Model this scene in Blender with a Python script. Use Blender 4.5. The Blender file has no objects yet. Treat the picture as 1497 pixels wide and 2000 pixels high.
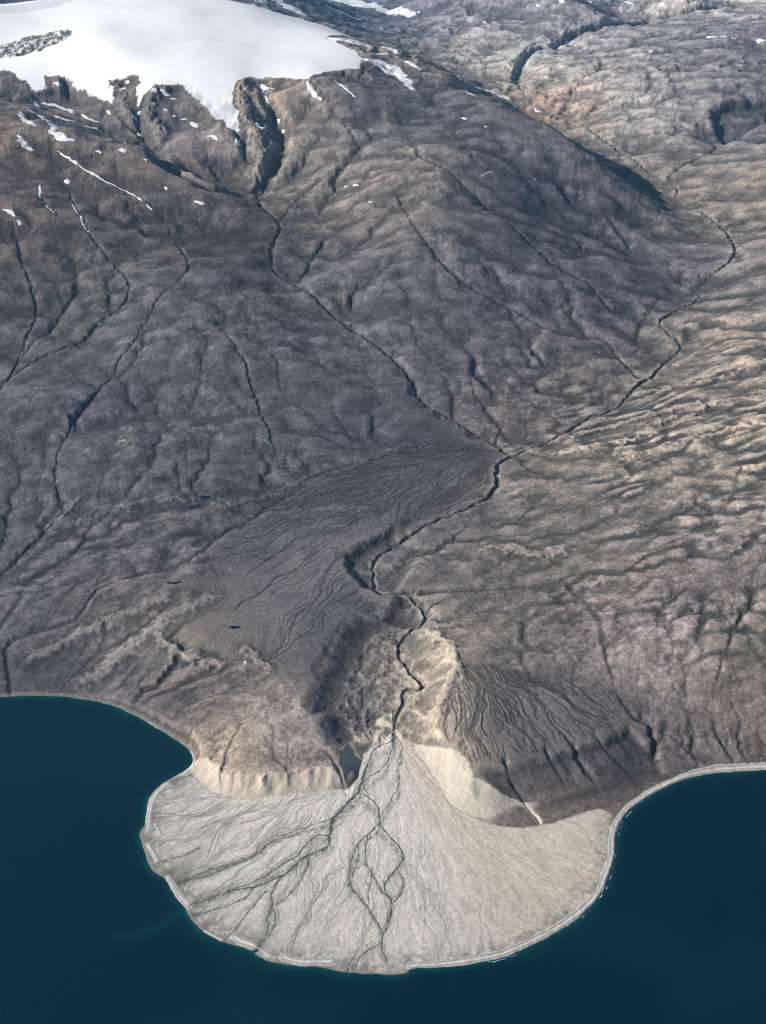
import bpy, math, time
import numpy as np
T0 = time.time()
C = bpy.context.scene.collection
F = np.float32

# ---------------------------------------------------------------- camera, sky, sun, exposure
CAM_H, PITCH, FPX = 4000.0, math.radians(31.5), 2414.0      # metres, radians, focal length in photo pixels
cam = bpy.data.objects.new('camera', bpy.data.cameras.new('camera'))
C.objects.link(cam)
cam.location = (0, 0, CAM_H)
cam.rotation_euler = (math.pi / 2 - PITCH, 0, 0)
cam.data.sensor_fit = 'VERTICAL'; cam.data.sensor_height = 24; cam.data.lens = 24 * FPX / 2000
cam.data.clip_start = 10; cam.data.clip_end = 200000
bpy.context.scene.camera = cam

SUN_EL, SUN_AZ = math.radians(28), math.radians(-98)       # azimuth measured from +Y towards +X
sd = (math.sin(SUN_AZ) * math.cos(SUN_EL), math.cos(SUN_AZ) * math.cos(SUN_EL), math.sin(SUN_EL))
world = bpy.data.worlds.new("World"); bpy.context.scene.world = world; world.use_nodes = True
nt = world.node_tree; nt.nodes.clear()
sky = nt.nodes.new('ShaderNodeTexSky'); sky.sky_type = 'NISHITA'; sky.sun_disc = False
sky.sun_elevation = SUN_EL; sky.sun_rotation = SUN_AZ; sky.altitude = 1000
bg = nt.nodes.new('ShaderNodeBackground'); bg.inputs['Strength'].default_value = 0.058
wo = nt.nodes.new('ShaderNodeOutputWorld')
nt.links.new(sky.outputs[0], bg.inputs[0]); nt.links.new(bg.outputs[0], wo.inputs[0])
sl = bpy.data.lights.new('sun', 'SUN'); sl.energy = 5.0; sl.angle = math.radians(0.5); sl.color = (1, 0.945, 0.87)
so = bpy.data.objects.new('sun', sl); C.objects.link(so)
from mathutils import Vector
so.rotation_euler = Vector(sd).to_track_quat('Z', 'Y').to_euler()
so.location = (-6000, 0, 6000)
vs = bpy.context.scene.view_settings
vs.view_transform = 'Standard'; vs.look = 'None'; vs.exposure = 0.5; vs.gamma = 1
bpy.context.scene.cycles.volume_bounces = 1
bpy.context.scene.cycles.max_bounces = 3
bpy.context.scene.cycles.filter_width = 1.1
bpy.context.scene.cycles.use_denoising = True

# ---------------------------------------------------------------- noise
rng = np.random.RandomState(7)
PERM = rng.permutation(256).astype(np.int32)
ANG = rng.rand(256) * 2 * np.pi
GX, GY = np.cos(ANG).astype(F), np.sin(ANG).astype(F)
def perlin(x, y, seed=0):
    x = np.asarray(x, F); y = np.asarray(y, F)
    xi = np.floor(x); yi = np.floor(y)
    xf = x - xi; yf = y - yi
    xi = xi.astype(np.int32); yi = yi.astype(np.int32)
    u = xf * xf * xf * (xf * (xf * 6 - 15) + 10); v = yf * yf * yf * (yf * (yf * 6 - 15) + 10)
    def g(a, b, fx, fy):
        h = PERM[(PERM[(a + seed * 37) & 255] + b + seed * 11) & 255]
        return GX[h] * fx + GY[h] * fy
    n0 = g(xi, yi, xf, yf); n1 = g(xi + 1, yi, xf - 1, yf)
    n2 = g(xi, yi + 1, xf, yf - 1); n3 = g(xi + 1, yi + 1, xf - 1, yf - 1)
    a = n0 + (n1 - n0) * u; b = n2 + (n3 - n2) * u
    return (a + (b - a) * v) * F(1.5)
def fbm(x, y, seed=0, octv=4, gain=0.5, lac=2.03):
    s = 0; a = 1.0
    for i in range(octv):
        s = s + F(a) * perlin(x * F(lac ** i), y * F(lac ** i), seed + i); a *= gain
    return s
def ridged(x, y, seed=0, octv=4, gain=0.5, lac=2.03):
    s = 0; a = 1.0; t = 0
    for i in range(octv):
        n = 1 - np.abs(perlin(x * F(lac ** i), y * F(lac ** i), seed + i)) * F(1.6)
        s = s + F(a) * n; t += a; a *= gain
    return s / F(t)
def sstep(a, b, x):
    t = np.clip((x - a) / (b - a), 0, 1); return t * t * (3 - 2 * t)

# ---------------------------------------------------------------- survey points: a ray through the camera met at a height
cp, sp_ = math.cos(PITCH), math.sin(PITCH)
def ray(px, py):
    dx = (px - 748.5) / FPX; dy = (1000 - py) / FPX
    return np.array([dx, cp + dy * sp_, -sp_ + dy * cp])
def at_h(px, py, h):
    d = ray(px, py); t = (CAM_H - h) / -d[2]
    return d[0] * t, d[1] * t
def Z(ox, oy, s, pts):                                       # survey sheet coordinates -> photo coordinates
    return [(ox + p[0] * s,) + (oy + p[1] * s,) + tuple(p[2:]) for p in pts]
Z1 = lambda *p: Z(0, 0, .501, p)
Z2 = lambda *p: Z(750, 0, .499, p)
Z3 = lambda *p: Z(0, 450, .501, p)
Z4 = lambda *p: Z(750, 450, .499, p)
Z5 = lambda *p: Z(0, 900, .501, p)
Z6 = lambda *p: Z(750, 900, .499, p)
Z7 = lambda *p: Z(200, 1350, .4342, p)
Z8 = lambda *p: Z(650, 1350, .4342, p)

# ---------------------------------------------------------------- the grid (polar, finer near the viewer)
TH = 0.56; NC = 1500
dth = 2 * TH / (NC - 1)
R_ = [2700.0]
while R_[-1] < 32000:
    r = R_[-1]
    k = np.interp(r, [2900, 3200, 5200, 7000, 12000, 16000], [.003, .0007, .0008, .0011, .0019, .0022])
    R_.append(r * (1 + k))
while (len(R_) - 1) % 8: R_.append(R_[-1] * 1.0022)
R_ = np.array(R_); NR = len(R_)
NC = (NC - 1) // 8 * 8 + 1
TA = np.linspace(-TH, TH, NC)
print('grid', NR, NC)
LR = np.log(R_)
def xy_of(th, r): return r * np.sin(th), r * np.cos(th)
X = (R_[:, None] * np.sin(TA)[None]).astype(F); Y = (R_[:, None] * np.cos(TA)[None]).astype(F)
RI = np.arange(NR)
def to_idx(x, y):
    r = np.hypot(x, y); th = np.arctan2(x, y)
    return np.interp(np.log(np.maximum(r, 1)), LR, RI), (th + TH) / (2 * TH) * (NC - 1)
def samp(A, x, y, k=1):                                     # bilinear lookup of a grid at world x, y
    i, j = to_idx(x, y); i = np.asarray(i) / k; j = np.asarray(j) / k
    i = np.clip(i, 0, A.shape[0] - 1.001); j = np.clip(j, 0, A.shape[1] - 1.001)
    i0 = i.astype(int); j0 = j.astype(int); fi = i - i0; fj = j - j0
    return (A[i0, j0] * (1 - fi) * (1 - fj) + A[i0 + 1, j0] * fi * (1 - fj) + A[i0, j0 + 1] * (1 - fi) * fj + A[i0 + 1, j0 + 1] * fi * fj)
def up2(A, shape):
    r = np.linspace(0, A.shape[0] - 1, shape[0]).astype(F); c = np.linspace(0, A.shape[1] - 1, shape[1]).astype(F)
    i0 = np.minimum(r.astype(int), A.shape[0] - 2); f = (r - i0)[:, None]
    B = A[i0] * (1 - f) + A[i0 + 1] * f
    j0 = np.minimum(c.astype(int), A.shape[1] - 2); g = (c - j0)[None]
    return (B[:, j0] * (1 - g) + B[:, j0 + 1] * g).astype(F)
def blur(A, n):                                             # box blur, twice
    for _ in range(2):
        for ax in (0, 1):
            P = np.pad(A, [(n + 1, n) if a == ax else (0, 0) for a in (0, 1)], mode='edge')
            S = np.cumsum(P, axis=ax, dtype=np.float64)
            A = ((S[2 * n + 1:] - S[:-2 * n - 1]) if ax == 0 else (S[:, 2 * n + 1:] - S[:, :-2 * n - 1])) / (2 * n + 1)
    return A.astype(F)

# ---------------------------------------------------------------- smooth relief from surveyed heights (thin plate)
HP = [
 # ice dome and beyond
 (300,8,1350),(150,25,1320),(420,12,1310),(40,45,1290),(500,40,1230),(620,70,1150),(560,32,1180),(300,80,1250),(450,110,1180),(200,120,1180),(50,125,1110),(0,75,1260),(0,110,1140),(600,140,1090),(690,130,1070),(700,80,1060),(120,30,1300),(-150,60,1300),(-300,120,1200),
 (0,16,900),(60,2,1050),(130,2,900),(200,-9,800),(350,-12,700),(500,-2,560),(560,12,520),(640,25,480),(700,22,560),(620,5,700),(740,28,470),(780,40,480),(800,10,520),(720,55,620),(660,5,640),(-150,5,1000),(-300,10,1000),
 # ice front, spurs and troughs
 (115,170,960),(70,190,900),(220,205,930),(260,160,1050),(250,200,960),(310,165,1060),(330,200,960),(350,240,860),(340,290,790),(400,300,770),(470,250,880),(410,190,1000),(500,160,1060),(480,200,970),(510,260,850),(545,240,830),(580,165,1060),(620,190,1000),(700,170,1020),(640,240,880),(700,300,770),
 # brown mountain at the left
 (0,205,1000),(100,235,950),(0,300,940),(120,310,890),(220,350,780),(60,400,800),(250,430,650),(350,420,620),(430,460,580),(-150,220,1050),(-150,400,800),(150,190,880),
 # ridge to the right and its hidden valley
 (800,105,1000),(760,140,1000),(830,200,900),(900,250,850),(1000,320,740),(1100,400,560),(1200,445,440),
 (860,100,470),(960,150,430),(1050,200,410),(1120,233,395),(1240,322,380),(1300,352,372),(1330,385,366),
 # middle slopes
 (830,290,870),(900,310,830),(760,350,760),(660,380,650),(850,400,720),(930,450,640),(1010,480,560),(700,480,570),(620,460,560),(800,530,570),(950,600,440),(1100,560,440),(1200,540,410),(1320,480,380),(640,560,500),(700,610,430),(850,650,390),(760,640,430),(1000,680,340),(1150,680,310),(1100,760,270),(900,740,320),(1230,640,320),(1050,820,245),
 (545,430,600),(530,510,540),(600,570,480),(680,630,415),(750,690,365),(815,770,295),(870,815,262),(470,430,625),(480,500,580),(400,520,600),(430,600,510),(520,620,470),(620,680,410),(450,700,430),(300,650,480),(350,760,370),(550,760,350),(650,780,330),(200,800,350),(300,880,290),(450,850,300),(600,850,285),(720,820,280),(800,830,265),
 (0,500,650),(100,480,650),(200,540,560),(60,600,520),(150,640,470),(0,680,440),(0,760,370),(60,760,400),(60,900,280),(0,950,240),(180,960,240),(-150,600,560),(-150,800,380),(-200,1000,240),
 # main river and old fan
 (990,888,205),(1080,862,222),(1200,795,252),(1300,700,285),(1370,580,325),(1430,480,355),(1400,430,362),
 (900,900,235),(800,920,235),(650,950,222),(520,985,215),(880,980,212),(700,1050,190),(600,1000,207),(750,1000,203),(550,1100,172),(450,1150,162),(650,1150,162),(600,1230,145),(500,1250,140),(560,1330,128),
 (400,980,218),(250,1010,205),(120,1040,172),(300,1060,196),(400,1080,185),(340,1135,172),(180,1110,160),(50,1100,140),(200,1180,128),(80,1200,105),(0,1150,120),(0,1250,52),(100,1270,50),(0,1325,22),(100,1325,20),(200,1345,24),(260,1270,90),(360,1210,135),(420,1250,138),(300,1320,70),(400,1320,100),(480,1300,128),(330,1400,50),(300,1370,50),(400,1400,85),(450,1440,95),(390,1480,40),(440,1490,75),(490,1420,115),(560,1400,120),(560,1480,82),(650,1490,80),(680,1480,78),(620,1430,105),(680,1430,90),(600,1380,125),
 (700,1250,122),(700,1330,100),(740,1200,135),(740,1400,80),
 (-150,1200,60),(-200,1320,20),
 # right of the canyon
 (770,1090,165),(850,1050,190),(870,1120,185),(950,1000,215),(840,1180,170),(830,1260,168),(885,1290,185),(950,1200,185),(1000,1100,205),(1050,950,250),(1150,900,275),
 (870,1400,150),(915,1490,120),(900,1350,165),(1000,1300,165),(1000,1400,135),(1090,1470,105),(1000,1485,112),(1100,1350,150),(1200,1440,92),(1200,1350,140),(1270,1400,95),(1000,1560,45),(960,1570,72),(1100,1560,25),(1050,1590,22),(1180,1520,38),(1250,1500,25),(1320,1480,35),(1420,1480,28),(1497,1480,22),(1600,1480,25),
 (1100,1050,235),(1200,1000,275),(1300,950,320),(1450,880,380),(1497,800,400),(1350,800,345),(1250,850,300),(1400,700,360),(1497,620,440),(1450,560,415),(1497,470,490),(1400,1050,325),(1497,1100,320),(1300,1120,285),(1200,1180,240),(1100,1200,205),(1200,1280,185),(1350,1220,245),(1450,1250,230),(1300,1350,150),(1400,1380,125),(1497,1350,150),(1100,1280,180),(1650,900,430),(1650,600,520),(1650,1200,270),(1800,700,520),
 # far right hills
 (1450,420,400),(1497,380,470),(1430,350,440),(1497,290,560),(1400,300,420),(1370,320,395),(1480,270,470),(1440,262,470),(1400,225,560),(1497,190,640),(1430,190,640),(1350,240,500),(1300,200,570),(1250,260,450),(1180,200,500),(1140,225,430),(1100,180,500),(1200,130,640),(1300,120,700),(1400,60,760),(1497,100,740),(1497,60,770),(1100,130,560),(1050,180,450),(1020,130,520),(980,110,500),(900,90,480),(850,70,500),(950,70,570),(1050,60,590),(1150,90,560),(1250,55,640),(900,30,640),(1000,35,600),(1000,3,760),(1120,3,800),(880,0,680),(1200,30,560),(1300,22,600),(1400,12,620),(1497,5,700),(1250,2,650),(1650,100,760),(1650,300,600),(1650,10,800),
 (1350,-12,800),(1100,-14,900),(850,-14,760),(600,-14,900),
]
def tps_fit(pts, val, lam):
    P = np.array(pts, float); n = len(P); v = np.array(val, float)
    if v.ndim == 1: v = v[:, None]
    d2 = ((P[:, None] - P[None]) ** 2).sum(-1)
    K = np.where(d2 > 0, d2 * np.log(d2 + 1e-20) * .5, 0) + lam * np.eye(n)
    Q = np.hstack([np.ones((n, 1)), P])
    M = np.block([[K, Q], [Q.T, np.zeros((3, 3))]])
    return P, np.linalg.solve(M, np.vstack([v, np.zeros((3, v.shape[1]))]))
def tps_eval(P, W, q):
    out = np.zeros((len(q), W.shape[1]))
    for s in range(0, len(q), 20000):
        qq = q[s:s + 20000]; d2 = ((qq[:, None] - P[None]) ** 2).sum(-1)
        out[s:s + 20000] = (d2 * np.log(d2 + 1e-20) * .5) @ W[:-3] + W[-3] + qq @ W[-2:]
    return out
cpts, cval = [], []
LEE = [((880,150,930),440,.8),((960,195,860),430,.85),((1020,220,800),420,.9),((1065,240,760),415,.95),((1110,268,710),408,.95),((1150,300,660),400,.95),((1200,335,600),392,.95),((1245,366,530),385,.9),((1280,390,460),375,.7)]
for (px, py, h), hv, sl_ in LEE:
    x, y = at_h(px, py, h); w = (h - hv) / sl_; nx, ny = .89, .45
    for f, hh in ((0, h), (.12, h - 10), (1, hv), (1.25, hv - 4)):
        X_, Y_ = x + nx * w * f, y + ny * w * f
        cpts.append((math.atan2(X_, Y_), math.log(math.hypot(X_, Y_)))); cval.append(hh)
for (px, py, h), hv in (((150,250,950),850),((205,268,920),800),((250,282,895),765),((290,298,865),740),((340,318,815),705),((385,338,765),670),((430,365,710),645),((470,388,665),630)):
    x, y = at_h(px, py, h); w = (h - hv) / .85; nx, ny = .8, .5
    for f, hh in ((0, h), (1, hv), (1.3, hv)):
        X_, Y_ = x + nx * w * f, y + ny * w * f
        cpts.append((math.atan2(X_, Y_), math.log(math.hypot(X_, Y_)))); cval.append(hh)
for px, py, h in HP:
    x, y = at_h(px, py, h)
    cpts.append((math.atan2(x, y), math.log(math.hypot(x, y)))); cval.append(h)
K8 = 8
P_, W_ = tps_fit(cpts, cval, 5e-5)
ta8, lr8 = TA[::K8], LR[::K8]
q = np.stack(np.meshgrid(ta8, lr8), -1).reshape(-1, 2)
H8 = tps_eval(P_, W_, q)[:, 0].reshape(len(lr8), len(ta8))
H8 = np.clip(H8, 3, 1500)
far = sstep(22500, 26000, R_[::K8])[:, None]
H8 = H8 * (1 - far) + far * (650 + 250 * fbm(X[::K8, ::K8] / 3500, Y[::K8, ::K8] / 3500, 3, 4))
H8 = H8.astype(F)
print('tps', time.time() - T0)

def ground_on(A, k):
    def g(px, py):
        d = ray(px, py)
        if d[2] > -.02: return at_h(px, py, 600)
        t = np.geomspace(3000, 40000, 2600)
        z = CAM_H + d[2] * t; gz = samp(A, d[0] * t, d[1] * t, k)
        w = np.nonzero(z < gz)[0]
        if len(w) == 0: return at_h(px, py, 600)
        i = max(w[0], 1); a = (z[i-1] - gz[i-1]); b = (gz[i] - z[i]); s = t[i-1] + (t[i] - t[i-1]) * a / (a + b + 1e-9)
        return d[0] * s, d[1] * s
    return g
ground = ground_on(H8, K8)
def W(pts, g=None):                                         # survey points -> world xy (third value: a known height)
    return np.array([at_h(p[0], p[1], p[2]) if len(p) > 2 else (g or ground)(p[0], p[1]) for p in pts])
def WS(pts): return W([(p[0], p[1], 1.0) for p in pts])      # points at sea level

# ---------------------------------------------------------------- distance tools on the full grid
def seg_window(a, b, w):
    xs = np.array([a[0], b[0]]); ys = np.array([a[1], b[1]])
    i, j = to_idx(xs, ys); r = np.hypot(xs, ys).min()
    wj = int(w / (r * dth)) + 2; wi = int(w / (r * .0007)) + 2
    return slice(max(int(i.min()) - wi, 0), min(int(i.max()) + wi + 1, NR)), slice(max(int(j.min()) - wj, 0), min(int(j.max()) + wj + 1, NC))
def line_field(pts, w, XX=None, YY=None, vals=None):
    """distance (up to w) to a polyline, arc position and an interpolated value along it"""
    XX = X if XX is None else XX; YY = Y if YY is None else YY
    D = np.full((NR, NC), w, F); V = np.zeros((NR, NC), F)
    vals = np.zeros(len(pts)) if vals is None else vals
    for k in range(len(pts) - 1):
        a, b = pts[k], pts[k + 1]
        si, sj = seg_window(a, b, w)
        x = XX[si, sj]; y = YY[si, sj]
        dx, dy = b[0] - a[0], b[1] - a[1]; L = dx * dx + dy * dy + 1e-6
        t = np.clip(((x - a[0]) * dx + (y - a[1]) * dy) / L, 0, 1)
        d = np.hypot(x - a[0] - t * dx, y - a[1] - t * dy)
        m = d < D[si, sj]
        D[si, sj] = np.where(m, d, D[si, sj]); V[si, sj] = np.where(m, vals[k] + t * (vals[k + 1] - vals[k]), V[si, sj])
    return D, V
def inside(pts, XX=None, YY=None):
    XX = X if XX is None else XX; YY = Y if YY is None else YY
    I = np.zeros((NR, NC), bool); n = len(pts); P = np.asarray(pts)
    r = np.hypot(P[:, 0], P[:, 1]); th = np.arctan2(P[:, 0], P[:, 1])
    i0, i1 = np.searchsorted(R_, [r.min() * .93 - 100, r.max() * 1.03 + 100]); j0, j1 = np.clip(((np.array([th.min() - .03, th.max() + .03]) + TH) / dth).astype(int), 0, NC)
    x = XX[i0:i1, j0:j1]; y = YY[i0:i1, j0:j1]; J = I[i0:i1, j0:j1]
    for k in range(n):
        a, b = pts[k], pts[(k + 1) % n]
        if a[1] == b[1]: continue
        c = (a[1] > y) != (b[1] > y)
        J ^= c & (x < (b[0] - a[0]) * (y - a[1]) / (b[1] - a[1]) + a[0])
    return I
def sdf(pts, w, XX=None, YY=None, closed=True):
    p = list(map(tuple, pts)); D, _ = line_field(p + [p[0]] if closed else p, w, XX, YY)
    return np.where(inside(p, XX, YY), D, -D)               # positive inside
def smooth_line(pts, n=2):                                  # Chaikin
    p = np.asarray(pts, float)
    for _ in range(n):
        q = [p[0]]
        for a, b in zip(p[:-1], p[1:]): q += [a * .75 + b * .25, a * .25 + b * .75]
        q.append(p[-1]); p = np.array(q)
    return p

# warped coordinates: natural edges
wx = fbm(X / 60, Y / 60, 21, 4); wy = fbm(X / 60, Y / 60, 31, 4)
sc = np.clip(Y / 5000, .6, 3)
XW = X + wx * 7 * sc; YW = Y + wy * 7 * sc
XB = X + wx * 22 * sc; YB = Y + wy * 22 * sc
print('warp', time.time() - T0)

# ---------------------------------------------------------------- surveyed lines
COAST = [(-500,1390),(-200,1370),(0,1362),(60,1358),(120,1360),(160,1365)] + Z7((0,50),(60,68),(100,85),(170,120),(240,160),(310,205),(370,240),(400,275),(410,300),(408,320),(395,340),(365,360),(330,380),(280,408),(240,440),(212,475),(200,510),(195,560),(195,600),(175,625),(165,650),(178,680),(185,700),(195,740),(208,770),(215,795),(240,815),(270,835),(290,850),(305,880),(320,910),(340,940),(370,970),(385,1000),(410,1040),(440,1070),(490,1100),(540,1125),(590,1140),(670,1165),(700,1195),(750,1215),(810,1228),(900,1238),(1000,1240),(1050,1255),(1100,1265),(1170,1270),(1250,1275),(1320,1275),(1375,1268)) \
 + Z8((350,1248),(500,1242),(620,1228),(740,1205),(820,1178),(900,1142),(990,1095),(1080,1040),(1150,980),(1200,920),(1222,900),(1225,870),(1245,830),(1262,780),(1270,720),(1275,660),(1285,615),(1300,580),(1335,535),(1380,500),(1440,460),(1497,428)) + [(1345,1519),(1390,1510),(1440,1506),(1497,1503),(1700,1500),(2000,1510)]
coast = smooth_line(WS(COAST), 1)
FANP = Z7((378,378),(410,385),(440,400),(450,430),(500,450),(560,470),(640,482),(720,485),(800,475),(900,465),(1000,452),(1060,450),(1110,448),(1150,400),(1165,340),(1175,300),(1215,265),(1262,232),(1300,205),(1318,195)) + Z8((285,190),(310,215),(345,240),(380,290),(430,350),(480,430),(520,500),(570,540),(640,575),(720,600),(780,612),(860,615),(920,605),(1000,590),(1080,560),(1160,535),(1200,528),(1250,545)) \
 + [(1202,1610),(1230,1640),(1230,1760),(1150,1850),(1000,1920),(760,1950),(500,1920),(330,1820),(250,1700),(240,1600),(300,1520)]
fanw = W([(p[0], p[1], 12.0) for p in FANP])
APEX = np.array(at_h(768, 1432, 36))

M_RIV = Z2((1375,20,600),(1290,28,590),(1180,45,580),(1050,75,560),(900,92,535),(800,108,520),(725,130,505),(700,165,495),(650,182,488),(590,195,480),(555,215,470),(540,245,460),(522,290,448),(520,330,438),(560,385,425),(640,430,412),(700,458,402),(790,505,394),(860,550,388),(920,590,382)) + Z2((980,630),(1040,670),(1100,708),(1160,735),(1135,775),(1180,812),(1270,850),(1330,900),(1368,955)) \
 + Z4((1380,90),(1345,130),(1305,158),(1220,178),(1165,192),(1200,210),(1245,240),(1220,280),(1150,310),(1110,335),(1075,362),(1100,395),(1162,430),(1162,465),(1100,508),(1060,570),(1000,600),(950,650),(920,690),(860,712),(800,732),(740,772),(650,830),(570,862),(490,890)) \
 + Z6((435,30),(452,80),(420,140),(340,172),(300,200),(240,218),(200,232),(100,290),(0,335)) + Z5((1478,350),(1450,395),(1462,430),(1455,470),(1468,505)) + Z6((20,516),(60,508),(105,512),(128,545),(165,575),(165,600),(120,640),(85,665),(58,695),(60,745),(95,795),(140,840),(165,868),(125,878),(85,868),(72,885),(80,930),(55,970),(42,1000)) + Z8((270,150),(272,190))
GORGE = Z2((1375,20),(1290,28),(1180,45),(1050,75),(900,92),(800,108),(725,130),(700,165),(650,182),(590,195),(555,215),(540,245),(522,290),(520,330))
S_A = Z1((930,500),(940,560),(965,610),(995,650),(1005,690),(1012,730),(1000,775),(1030,810),(1092,860),(1092,900),(1065,950),(1060,990)) + Z3((1060,150),(1140,200),(1200,245),(1240,280),(1290,320),(1330,352),(1400,398),(1460,435),(1497,460)) + Z4((20,490),(75,540),(100,580),(122,600),(125,640),(170,690),(240,720),(300,762),(370,802),(440,840),(495,885))
STREAMS = [  # points, depth, floor half width, side slope
 (M_RIV, 15, 3, 1.1), (S_A, 20, 2, .85),
 (Z1((1020,330),(1040,400),(1090,470),(1105,520),(1095,580),(1080,640),(1040,700),(1012,750)), 60, 4, .6),
 (Z1((540,345),(538,440),(545,520),(600,590),(690,650),(770,700),(830,740),(930,765),(995,780)), 45, 4, .5),
 (Z1((440,420),(480,490),(545,525)), 20, 4, .4),
 (Z1((160,360),(140,400),(240,450),(420,500),(560,560)), 14, 6, .3),
 (Z1((190,530),(230,590),(320,650),(420,710),(520,762),(600,822),(640,860),(665,905)) + Z3((690,50),(720,90),(740,135),(720,170),(690,200),(640,240),(598,290),(590,320),(550,390),(520,440),(460,500),(440,570),(375,635),(310,710),(262,790),(240,850),(222,900),(215,960)) + Z5((222,110),(250,165),(240,200),(205,245),(170,280),(100,340),(50,400),(0,440)), 8, 1.5, .7),
 (Z1((260,710),(290,800),(320,860),(345,905),(400,985)) + Z3((430,115),(498,185),(505,230),(480,290),(400,335),(365,375),(340,415),(270,450),(130,512),(85,548),(40,575),(0,610),(-80,700)), 11, 2, .7),
 (Z1((155,720),(160,770),(230,850)), 8, 3, .4),
 (Z3((50,-60),(60,0),(75,80),(95,140),(135,250),(145,340),(100,430),(80,490),(60,540),(30,590)), 10, 2, .7),
 (Z3((290,180),(300,230),(240,310),(210,380),(130,440),(90,490)), 10, 3, .4),
 (Z3((820,320),(880,410),(920,460),(968,530),(972,580),(1000,640),(1020,720),(1055,790),(1065,830)), 9, 2, .7),
 (Z2((200,640),(270,690),(330,740),(380,770),(430,830),(480,870)) + Z4((550,20),(620,90),(660,130),(720,165),(780,200),(830,235),(850,270),(885,305),(930,340),(1000,355),(1075,372)), 13, 2, .5),
 (Z2((40,740),(75,790),(100,860),(140,920),(180,960)) + Z4((220,120),(280,180),(370,240),(430,270),(480,290),(560,340),(640,395),(760,415),(880,430),(910,490),(960,540),(1000,580)), 12, 2, .5),
 (Z2((-30,520),(130,560),(130,605),(190,640),(230,660)), 9, 2, .4),
 (Z1((1290,440),(1340,480),(1390,560),(1420,590),(1400,620),(1340,660),(1260,700),(1200,750),(1150,790),(1095,855)), 9, 2, .35),
 (Z3((1290,20),(1230,90),(1200,150),(1160,200)), 12, 2, .4),
 (GORGE, 75, 12, 1.0),
 (Z4((340,560),(350,620),(400,700),(430,740),(462,775),(450,810),(440,838)), 8, 2, .35),
 (Z4((1100,250),(985,390),(1000,440),(985,490)), 6, 2, .3),
 (Z5((1190,100),(1000,205),(960,240),(850,290),(800,345),(730,390),(660,420),(600,432),(480,465),(380,500),(335,570),(300,620),(250,640),(100,680),(25,705),(20,760),(40,880),(42,915)), 9, 2, .3),
 (Z5((1180,85),(1270,40),(1400,10)), 5, 3, .2),
 (Z2((1250,500),(1310,570),(1280,600),(1200,640),(1150,670),(1110,700)), 16, 4, .4),
 (Z2((1330,895),(1400,870),(1497,838),(1600,800)), 8, 2, .6),
 (Z2((840,215),(860,260),(800,300),(700,330),(560,380)), 16, 3, .4),
 (Z6((1497,455),(1450,540),(1400,600),(1370,660),(1330,770),(1300,860),(1270,950)) + [(1365,1420),(1340,1480)], 1.2, 1, .2),
 (Z6((1140,520),(1090,580),(1095,650),(1170,780),(1190,950)) + [(1350,1420)], 1.5, 1, .2),
 (Z6((1400,20),(1330,190),(1260,280),(1030,360),(960,430),(850,420),(740,450)), 2.5, 3, .2),
 (Z6((740,450),(560,500),(350,510),(120,512)), 2.5, 3, .2),
 (Z6((700,470),(790,560),(840,620),(850,700),(880,790)), 6, 4, .25),
 (Z8((775,310),(790,370),(800,400),(850,470),(900,530),(932,590)), 9, 1, .5),
 (Z8((960,270),(1000,330),(1030,385)), 4, 1, .5),
 (Z8((1085,250),(1120,320),(1145,385)), 3.5, 1, .5),
 (Z8((1190,220),(1250,280),(1310,335),(1390,430)), 2, 1, .4),
 (Z8((1300,50),(1330,110),(1400,150),(1497,200)) + [(1340,1460),(1380,1490)], 2, 2, .3),
 (Z8((545,-20),(510,100),(505,190),(560,270),(600,340)), 5, 1, .3),
 (Z7((620,150),(560,260),(540,350),(530,420)), 6, 2, .3),
 (Z7((1010,270),(1060,330),(1100,420)), 8, 2, .4),
]
RIDGES = [  # points, height, half width
 (Z5((130,770),(250,715),(360,650),(500,610),(600,550),(650,540)), 12, 38),
 (Z5((320,870),(400,820),(500,740),(600,655),(700,600),(820,530)), 14, 42),
 (Z5((620,690),(680,740),(760,780),(850,790)), 14, 30),
 (Z5((960,740),(1050,810)), 12, 22),
 (Z5((340,570),(370,520),(430,480),(500,462)), 10, 25),
 (Z5((260,200),(290,150),(310,140),(280,180),(220,240)), 9, 16),
 (Z5((370,215),(450,190),(600,140),(720,150)), 6, 20),
 (Z5((900,170),(1000,150),(1250,50),(1400,10),(1600,-60)), 8, 22),
 (Z5((1030,210),(1200,185),(1480,185)), 5, 22),
 (Z4((650,830),(800,790),(900,760),(1050,720),(1240,680)), 14, 26),
 (Z4((680,880),(860,850),(1000,800),(1150,720),(1250,690)), 15, 26),
 (Z4((1180,740),(1260,690),(1380,655),(1470,655)), 15, 26),
 (Z4((900,880),(960,820),(1100,770),(1240,740)), 12, 24),
 (Z4((940,900),(1100,850),(1280,800),(1497,760)), 11, 24),
 (Z4((1000,640),(1200,600),(1497,520)), 9, 24),
 (Z4((1150,520),(1300,420),(1497,330)), 9, 26),
 (Z8((500,60),(440,170),(415,180)), 16, 26),
 (Z6((110,640),(250,700),(290,800),(240,900),(200,980)), 20, 34),
 (Z6((640,525),(790,480),(900,455)), 10, 26),
 (Z6((420,330),(520,330),(560,370),(700,350)), 14, 36),
 (Z1((935,320),(940,400),(990,500),(1020,600),(1030,680)), 30, 80),
 (Z1((1200,320),(1250,420)), 12, 60),
 (Z1((630,340),(560,400),(560,480),(620,520)), 26, 90),
 (Z1((440,330),(470,420),(510,480)), 18, 60),
]

# ---------------------------------------------------------------- shape the full-resolution surface
H = up2(H8, (NR, NC))
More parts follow.
